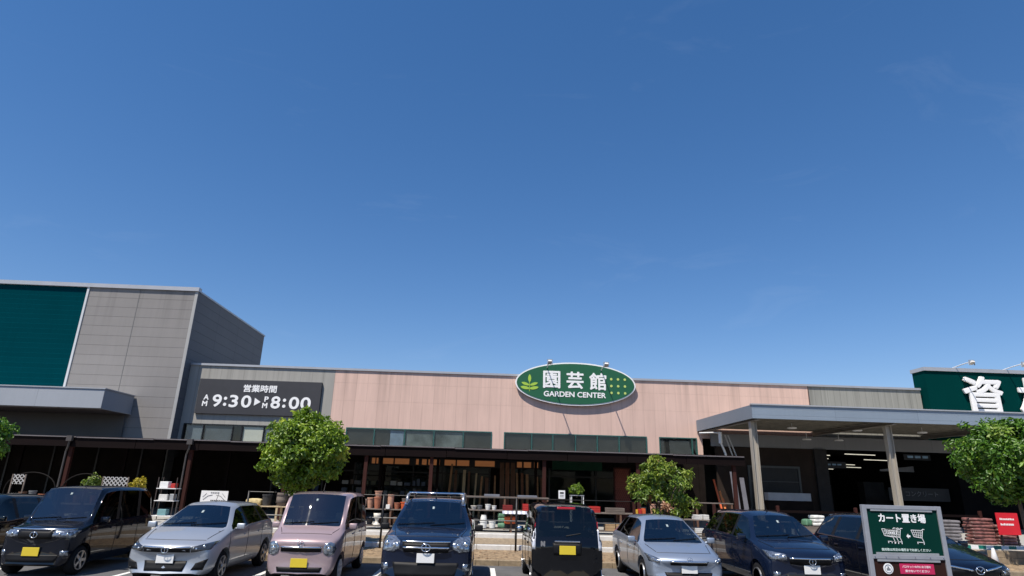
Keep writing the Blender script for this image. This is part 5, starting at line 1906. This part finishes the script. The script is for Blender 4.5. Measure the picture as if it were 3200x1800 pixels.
# brown display posts
for i, x in enumerate((-2.1, 5.24, 7.98, 10.18, 12.9, 15.5, 17.3)):
    o = MB().box(x - .045, x + .045, 21.55, 21.64, ZS, 1.58 + (.16 if i == 0 else 0)).build('fence_post', redwood, None, bevel=.008)
    where = ['behind the roof rail of the blue SUV', 'left of the shrub tree', 'right of the shrub tree', 'above the roof of the navy minivan', 'above the midnight blue car', 'right of the cart sign', 'between the soil sack stacks'][i]
    tag(o, f'short red brown fence post {where}', 'post', 'brown fence posts')
o = MB().box(8.0, 17.3, 21.57, 21.61, 1.36, 1.44).build('fence_rail', dkwood)
tag(o, 'dark fence rail joining the brown posts on the right', 'rail')
# green table with plant, notice stand
tb = thing('metal_table', 'thin white metal table carrying the green potted plant', 'table', (3.67, 24.0, ZS))
MB().box(3.42, 3.92, 23.8, 24.2, 1.69, 1.715).build('table_top', galv, tb)
for x in (3.45, 3.89):
    for y in (23.83, 24.17):
        MB().box(x - .012, x + .012, y - .012, y + .012, ZS, 1.69).build('leg', white_m, tb)
nb = thing('notice_stand', 'small white notice on a dark post left of the green potted plant', 'sign', (3.04, 23.5, ZS))
MB().tube([(3.04, 23.52, ZS), (3.04, 23.52, 1.6)], .018, 8).build('stem', blackm, nb)
MB().lathe([(.16, 0), (.15, .02)], (3.04, 23.52, ZS), 18).build('foot', blackm, nb)
nbb = MB().box(2.92, 3.16, 23.49, 23.51, 1.58, 1.87).build('board', white_m, nb)
MB().box(2.97, 3.11, 23.484, 23.4895, 1.755, 1.81).build('print', frame_k, nbb)
MB().box(2.97, 3.11, 23.484, 23.4895, 1.64, 1.655).build('print', greyplastic, nbb)
MB().box(2.97, 3.11, 23.484, 23.4895, 1.69, 1.705).build('print', greyplastic, nbb)
# green hanging awning sign over the entrance
o = MB().box(3.6, 6.1, 31.5, 31.56, 2.78, 3.2).build('entrance_banner', pmat('dark_green_cloth', (0.004, 0.06, 0.028), 0.8, var=.2))
tag(o, 'dark green banner hanging over the shop entrance, in shade', 'banner')
# lattice screen
la = thing('lattice_screen', 'red brown garden lattice screen under the canopy, left of the shrub tree', 'screen', (6.3, 28, ZS))
mb = MB()
for i in range(-9, 18):
    a = (5.98 + i * .09, 28.0)
    for s in (1, -1):
        p0 = Vector((5.98 + i * .09, 28.0 + .012 * s, ZS + .1))
        pts = []
        for zz in np.linspace(0, 2.2, 45):
            x = p0.x + s * (zz - (0 if s > 0 else 0)) * .5
            if 5.98 <= x <= 6.64:
                pts.append((x, zz))
        if len(pts) > 1:
            mb.beam((pts[0][0], p0.y, ZS + .12 + pts[0][1]), (pts[-1][0], p0.y, ZS + .12 + pts[-1][1]), .028, .010, (0, 1, 0))
mb.build('slats', pmat('lattice_red', (0.22, 0.05, 0.03), 0.7, var=.2), la)
mb = MB()
mb.box(5.93, 5.98, 27.96, 28.05, ZS, 2.86)
mb.box(6.64, 6.69, 27.96, 28.05, ZS, 2.86)
mb.box(5.981, 6.639, 27.96, 28.05, 2.80, 2.86)
mb.build('frame', redwood, la)
MB().box(5.98, 6.64, 28.06, 28.08, ZS + .05, 2.8).build('backing', pmat('lattice_back', (0.10, 0.028, 0.02), 0.8, var=.25), la)
# white lattices and hoop frames on the left
for x0, x1, lab in ((-12.5, -11.72, 'white diagonal lattice panel beside the yellow bush'), (-15.42, -15.05, 'small white lattice panel at the far left, behind the first car')):
    t = thing('white_lattice', lab, 'lattice', ((x0 + x1) / 2, 22, ZS), 0, 'white lattice panels')
    mb = MB()
    for s in (1, -1):
        for i in range(-12, 24):
            xs = x0 + i * .135
            pts = [(xs + s * zz, zz) for zz in np.linspace(0, 1.2, 61) if x0 <= xs + s * zz <= x1 and zz > .88]
            if len(pts) > 1:
                mb.beam((pts[0][0], 22 + .008 * s, ZS + .22 + pts[0][1]), (pts[-1][0], 22 + .008 * s, ZS + .22 + pts[-1][1]), .028, .010, (0, 1, 0))
    mb.build('slats', pmat('faded_white', (0.42, 0.42, 0.42), 0.7, var=0.1), t)
    mb = MB()
    for x in (x0 - .02, x1 + .02):
        mb.box(x - .018, x + .018, 21.985, 22.015, ZS, 1.93)
    mb.build('frame', weath, t)
for i, (x0, x1) in enumerate(((-15.9, -14.25), (-14.05, -12.6))):
    xc, hw_ = (x0 + x1) / 2, (x1 - x0) / 2
    pth = [(x0, 22.4, ZS)] + [(xc - hw_ * math.cos(a) ** 1 if True else 0, 22.4, ZS + .95 + .55 * math.sin(a)) for a in np.linspace(0, math.pi, 15)] + [(x1, 22.4, ZS)]
    o = MB().tube(pth, .018, 6).build('hoop_frame', pmat('dull_tube', (0.016, 0.014, 0.013), 0.8, spec=0.1, var=.2))
    tag(o, ['rounded tube frame above the far left hatchback', 'rounded tube frame above the dark kei van'][i], 'frame', 'hoop frames')
    for k in range(5):
        xx = x0 + .18 + k * (x1 - x0 - .36) / 4
        pot('flower_pot', f'{["dark", "brown", "grey", "rust", "dull"][k]} pot inside the {["left", "right"][i]} hoop frame', xx, 22.6, ZS + .55, .11, .08, .26 + .05 * (k % 3), [dkpot, brnb, MATS['grey_glaze'], terra, weath][k], P_)
    MB().box(x0, x1, 22.45, 22.8, ZS + .5, ZS + .55).build('low_shelf', weath)
    tag(bpy.data.objects['low_shelf' if i == 0 else 'low_shelf.001'], f'low shelf under the pots in the {["left", "right"][i]} hoop frame', 'shelf')
# white wire rack with boxes, left of the downpipe post
wr_ = thing('wire_rack', 'white wire rack with pale boxes under the canopy, above the silver hatchback bonnet', 'rack', (-11.3, 24, ZS))
for z in (.62, 1.13, 1.55):
    MB().box(-11.62, -10.92, 23.8, 24.2, z, z + .025).build('shelf', white_m, wr_)
for x in (-11.6, -10.94):
    for y in (23.82, 24.18):
        MB().box(x - .012, x + .012, y - .012, y + .012, ZS, 1.95).build('post', steel_d, wr_)
for x0, x1, z0, z1, m, lab in ((-11.55, -11.25, 1.58, 1.80, white_m, 'white box on the top shelf of the wire rack'), (-11.15, -11.0, 1.58, 1.74, redp, 'red box on the top shelf of the wire rack'), (-11.5, -11.2, 1.16, 1.36, offwhite, 'dull white box on the middle shelf of the wire rack'), (-11.12, -10.98, 1.16, 1.38, galv, 'grey can on the middle shelf of the wire rack'), (-11.45, -11.15, .65, .86, pmat('teal_box', (0.15, 0.30, 0.32), .6), 'teal box on the bottom shelf of the wire rack')):
    o = MB().box(x0, x1, 23.85, 24.1, z0, z1).build('carton', m, None, bevel=.012)
    tag(o, lab, 'carton', 'boxes on the wire rack')
# white hand written board
wb = thing('notice_board', 'white board with black hand drawn writing above the silver hatchback', 'sign', (-8.6, 21.5, ZS))
wbb = MB().box(-9.03, -8.17, 21.48, 21.5, 1.22, 1.58).build('board', white_m, wb)
mb = MB()
for x in (-8.9, -8.3):
    mb.box(x - .02, x + .02, 21.5, 21.54, ZS, 1.5)
mb.build('leg', brnb, wb)
random.seed(3)
mb = MB()
for k in range(5):
    x = -8.72 + k * .055
    mb.tube([(x, 21.476, 1.52), (x + .03, 21.476, 1.535), (x + .02, 21.476, 1.50), (x + .045, 21.476, 1.51)], .006, 5)
for k in range(9):
    x = -8.70 + k * .055
    mb.box(x, x + .038, 21.475, 21.479, 1.265, 1.30)
for s in (-1, 1):
    mb.tube([(-8.6 + s * .06, 21.476, 1.45), (-8.6 + s * .2, 21.476, 1.42), (-8.6 + s * .34, 21.476, 1.30)], .006, 5)
    mb.tube([(-8.6 + s * .25, 21.476, 1.50), (-8.6 + s * .36, 21.476, 1.38)], .005, 5)
mb.build('writing', frame_k, wbb)

# leaning timber under the canopy
random.seed(17)
TG = 'timber boards leaning in the shop front'


def board(x, z1, w_, lean, mat, label, y=29.6, th=.03):
    o = MB().hexa([(-w_ / 2, -.45, 0), (w_ / 2, -.45, 0), (w_ / 2, -.45 + th, 0), (-w_ / 2, -.45 + th, 0)],
                  [(lean - w_ / 2, .4, z1 - ZS), (lean + w_ / 2, .4, z1 - ZS), (lean + w_ / 2, .4 + th, z1 - ZS), (lean - w_ / 2, .4 + th, z1 - ZS)]).build('timber_board', mat, None, w=False)
    o.location = (x, y, ZS)
    return tag(o, label, 'board', TG)


spec = [(-1.42, 2.88, .09, .12, tanb, 'tan board leaning to the right, leftmost of the timber'), (-1.1, 2.6, .12, .0, brnb, 'brown board next to the leftmost tan board'),
        (-.72, 2.62, .13, .02, paleb, 'pale upright board in the middle of the timber'), (-.5, 2.55, .10, .02, brnb, 'dark board right of the pale upright board'), (-.22, 2.48, .08, .08, paleb, 'narrow pale leaning board'),
        (.02, 2.35, .09, .10, tanb, 'tan leaning board left of the dark gap'), (.35, 2.3, .16, .0, brnb, 'wide dark brown board before the amber windows'), (.72, 2.4, .08, .01, tanb, 'short tan board by the dark post'),
        (1.05, 3.0, .20, .0, brnb, 'tall wide brown plank beside the dark post'), (1.30, 3.0, .18, .0, pmat('rust_timber', (0.20, 0.085, 0.045), .8, var=.3, scale=3, stretch=(3, 3, .4)), 'tall rust brown plank'), (1.56, 3.0, .20, .0, brnb, 'tall brown plank right of the rust plank'),
        (1.78, 2.55, .10, -.02, tanb, 'tan plank in the right group'), (2.0, 2.55, .12, .0, MATS['rust_timber'], 'rust plank in the right group'), (2.22, 2.5, .12, .02, tanb, 'second tan plank in the right group'), (2.7, 2.4, .11, .0, tanb, 'tan plank near the dark green entrance'), (2.9, 2.35, .09, .01, brnb, 'brown plank nearest the dark green entrance')]
for s_ in spec:
    board(*s_)
for i, (x, z1, ln_) in enumerate(((9.78, 2.45, .10), (9.95, 2.0, .05), (10.10, 1.75, .12))):
    board(x, z1, .07, -ln_, orangep if i != 1 else pmat('sunlit_orange_timber', (0.62, 0.20, 0.05), .7, var=.2), ['long orange board in the sun at the canopy end', 'middle orange board at the canopy end', 'short orange board at the canopy end'][i], 25.6)  # middle board in a brighter orange
for i, (x, z1, w_) in enumerate(((11.45, 2.85, .26), (11.85, 2.6, .2))):
    board(x, z1, w_, .18, pmat('grey_sheet_board', (0.10, 0.10, 0.12), .7, var=.2), ['grey sheet leaning behind the first steel column', 'darker grey sheet right of the leaning one'][i], 28.4)
# stock on dark shelving under the canopy
for j, (x0, x1) in enumerate(((-6.6, -4.75), (-4.6, -2.3))):
    t = thing('stock_shelving', ['dark shelving in shade behind the round tree', 'dark shelving in shade left of the leaning timber'][j], 'shelving', ((x0 + x1) / 2, 31, ZS), 0, 'shaded shelving')
    for z in (.9, 1.35, 1.8, 2.25):
        MB().box(x0, x1, 30.8, 31.3, z, z + .035).build('shelf', dkwall, t)
    for x in (x0, x1):
        MB().box(x - .03, x + .03, 30.8, 31.3, ZS, 2.75).build('upright', dkwood, t)
random.seed(5)
stock_m = [pmat('stock_' + n_, c_, .6, var=.25) for n_, c_ in (('grey', (.10, .10, .11)), ('olive', (.07, .075, .04)), ('blue', (.05, .07, .11)), ('pale', (.28, .28, .27)), ('brown', (.08, .05, .035)))]
for j, (x0, x1) in enumerate(((-6.6, -4.75), (-4.6, -2.3))):
    for z in (1.385, 1.835):
        x = x0 + .08
        while x < x1 - .3:
            w_ = random.uniform(.12, .32)
            m = random.choice(stock_m)
            o = MB().box(x, x + w_, 30.85, 31.1, z, z + random.uniform(.14, .34)).build('carton', m, None, bevel=.008)
            tag(o, 'dull carton on the shaded shelving under the canopy', 'carton', 'cartons on the shaded shelving')
            x += w_ + random.uniform(.02, .12)
# dim posters in the shade on the left
for i, (x, z, w_, h_, m) in enumerate(((-10.3, 1.9, .45, .55, stock_m[0]), (-9.7, 1.75, .25, .5, stock_m[3]), (-9.0, 2.1, .5, .55, stock_m[2]), (-8.4, 1.7, .3, .6, pmat('deep_blue', (.01, .03, .09), .6)))):
    o = MB().box(x, x + w_, 32.9, 32.93, z - h_ / 2, z + h_ / 2).build('poster', m)
    tag(o, ['dim grey poster in the shaded shop front', 'narrow pale poster in the shaded shop front', 'dim bluish poster in the shaded shop front', 'deep blue sheet at the right of the shaded shop front'][i], 'poster', 'posters in the shaded shop front')
# small white counter board in front of the brown wall
ct = thing('white_counter', 'low white counter in front of the brown wall under the steel canopy', 'counter', (15.2, 31, ZS))
MB().box(14.15, 16.3, 30.9, 31.3, 1.62, 1.98).build('front_panel', pmat('dull_white_panel', (.33, .35, .38), .7, var=.12), ct)
MB().box(14.1, 16.35, 30.85, 31.35, ZS, 1.60).build('base', dkwall, ct)
# red sign, striped barrier, cone, block wall on the right
rs_ = thing('red_sign', 'bright red rectangular sign with two lines of white lettering at the right edge', 'sign', (17.96, 21.25, ZS))
rb = MB().box(17.58, 18.34, 21.25, 21.28, .85, 1.55).build('board', pmat('sign_red', (.66, .012, .025), .5, var=.06), rs_)
for x in (17.68, 18.24):
    MB().box(x - .02, x + .02, 21.281, 21.32, .42, 1.5).build('leg', blackm, rs_)
random.seed(8)
mb = MB()
for z, n_ in ((1.32, 9), (1.15, 8)):
    x = 17.68
    for k in range(n_):
        w_ = random.uniform(.035, .055)
        mb.box(x, x + w_, 21.244, 21.2495, z, z + random.uniform(.045, .065))
        x += w_ + .016
mb.build('lettering', white_l, rb)
sb = thing('striped_barrier', 'green and white striped barrier bar on posts at the lower right', 'barrier', (16.2, 19.45, .3))
for i in range(14):
    x0 = 14.6 + i * .24
    MB().box(x0, x0 + .239, 19.43, 19.47, .535, .635).build('stripe', white_m if i % 2 == 0 else pmat('barrier_green', (.01, .19, .14), .5), sb)
for x in (14.8, 16.1, 17.6):
    MB().tube([(x, 19.49, .3), (x, 19.49, .6)], .02, 8).build('post', galv, sb)
cn = thing('traffic_cone', 'white traffic cone above the bonnet of the midnight blue car', 'cone', (14.6, 18.0, .14))
MB().lathe([(.13, .03), (.035, .52), (.025, .54)], (14.6, 18.0, .14), 20).build('cone_body', white_m, cn, smooth=True)
MB().box(14.43, 14.77, 17.83, 18.17, .12, .165).build('base', blackm, cn, bevel=.01)
bw = MB()
for i in range(9):
    for j in range(2):
        x = 14.9 + i * .4 + (j % 2) * .2
        bw.box(x, x + .392, 18.72, 18.86, .17 + j * .19, .17 + j * .19 + .185)
o = bw.build('block_wall', brick, None, bevel=.008)
tag(o, 'low tan block wall at the lower right under the striped barrier', 'wall')
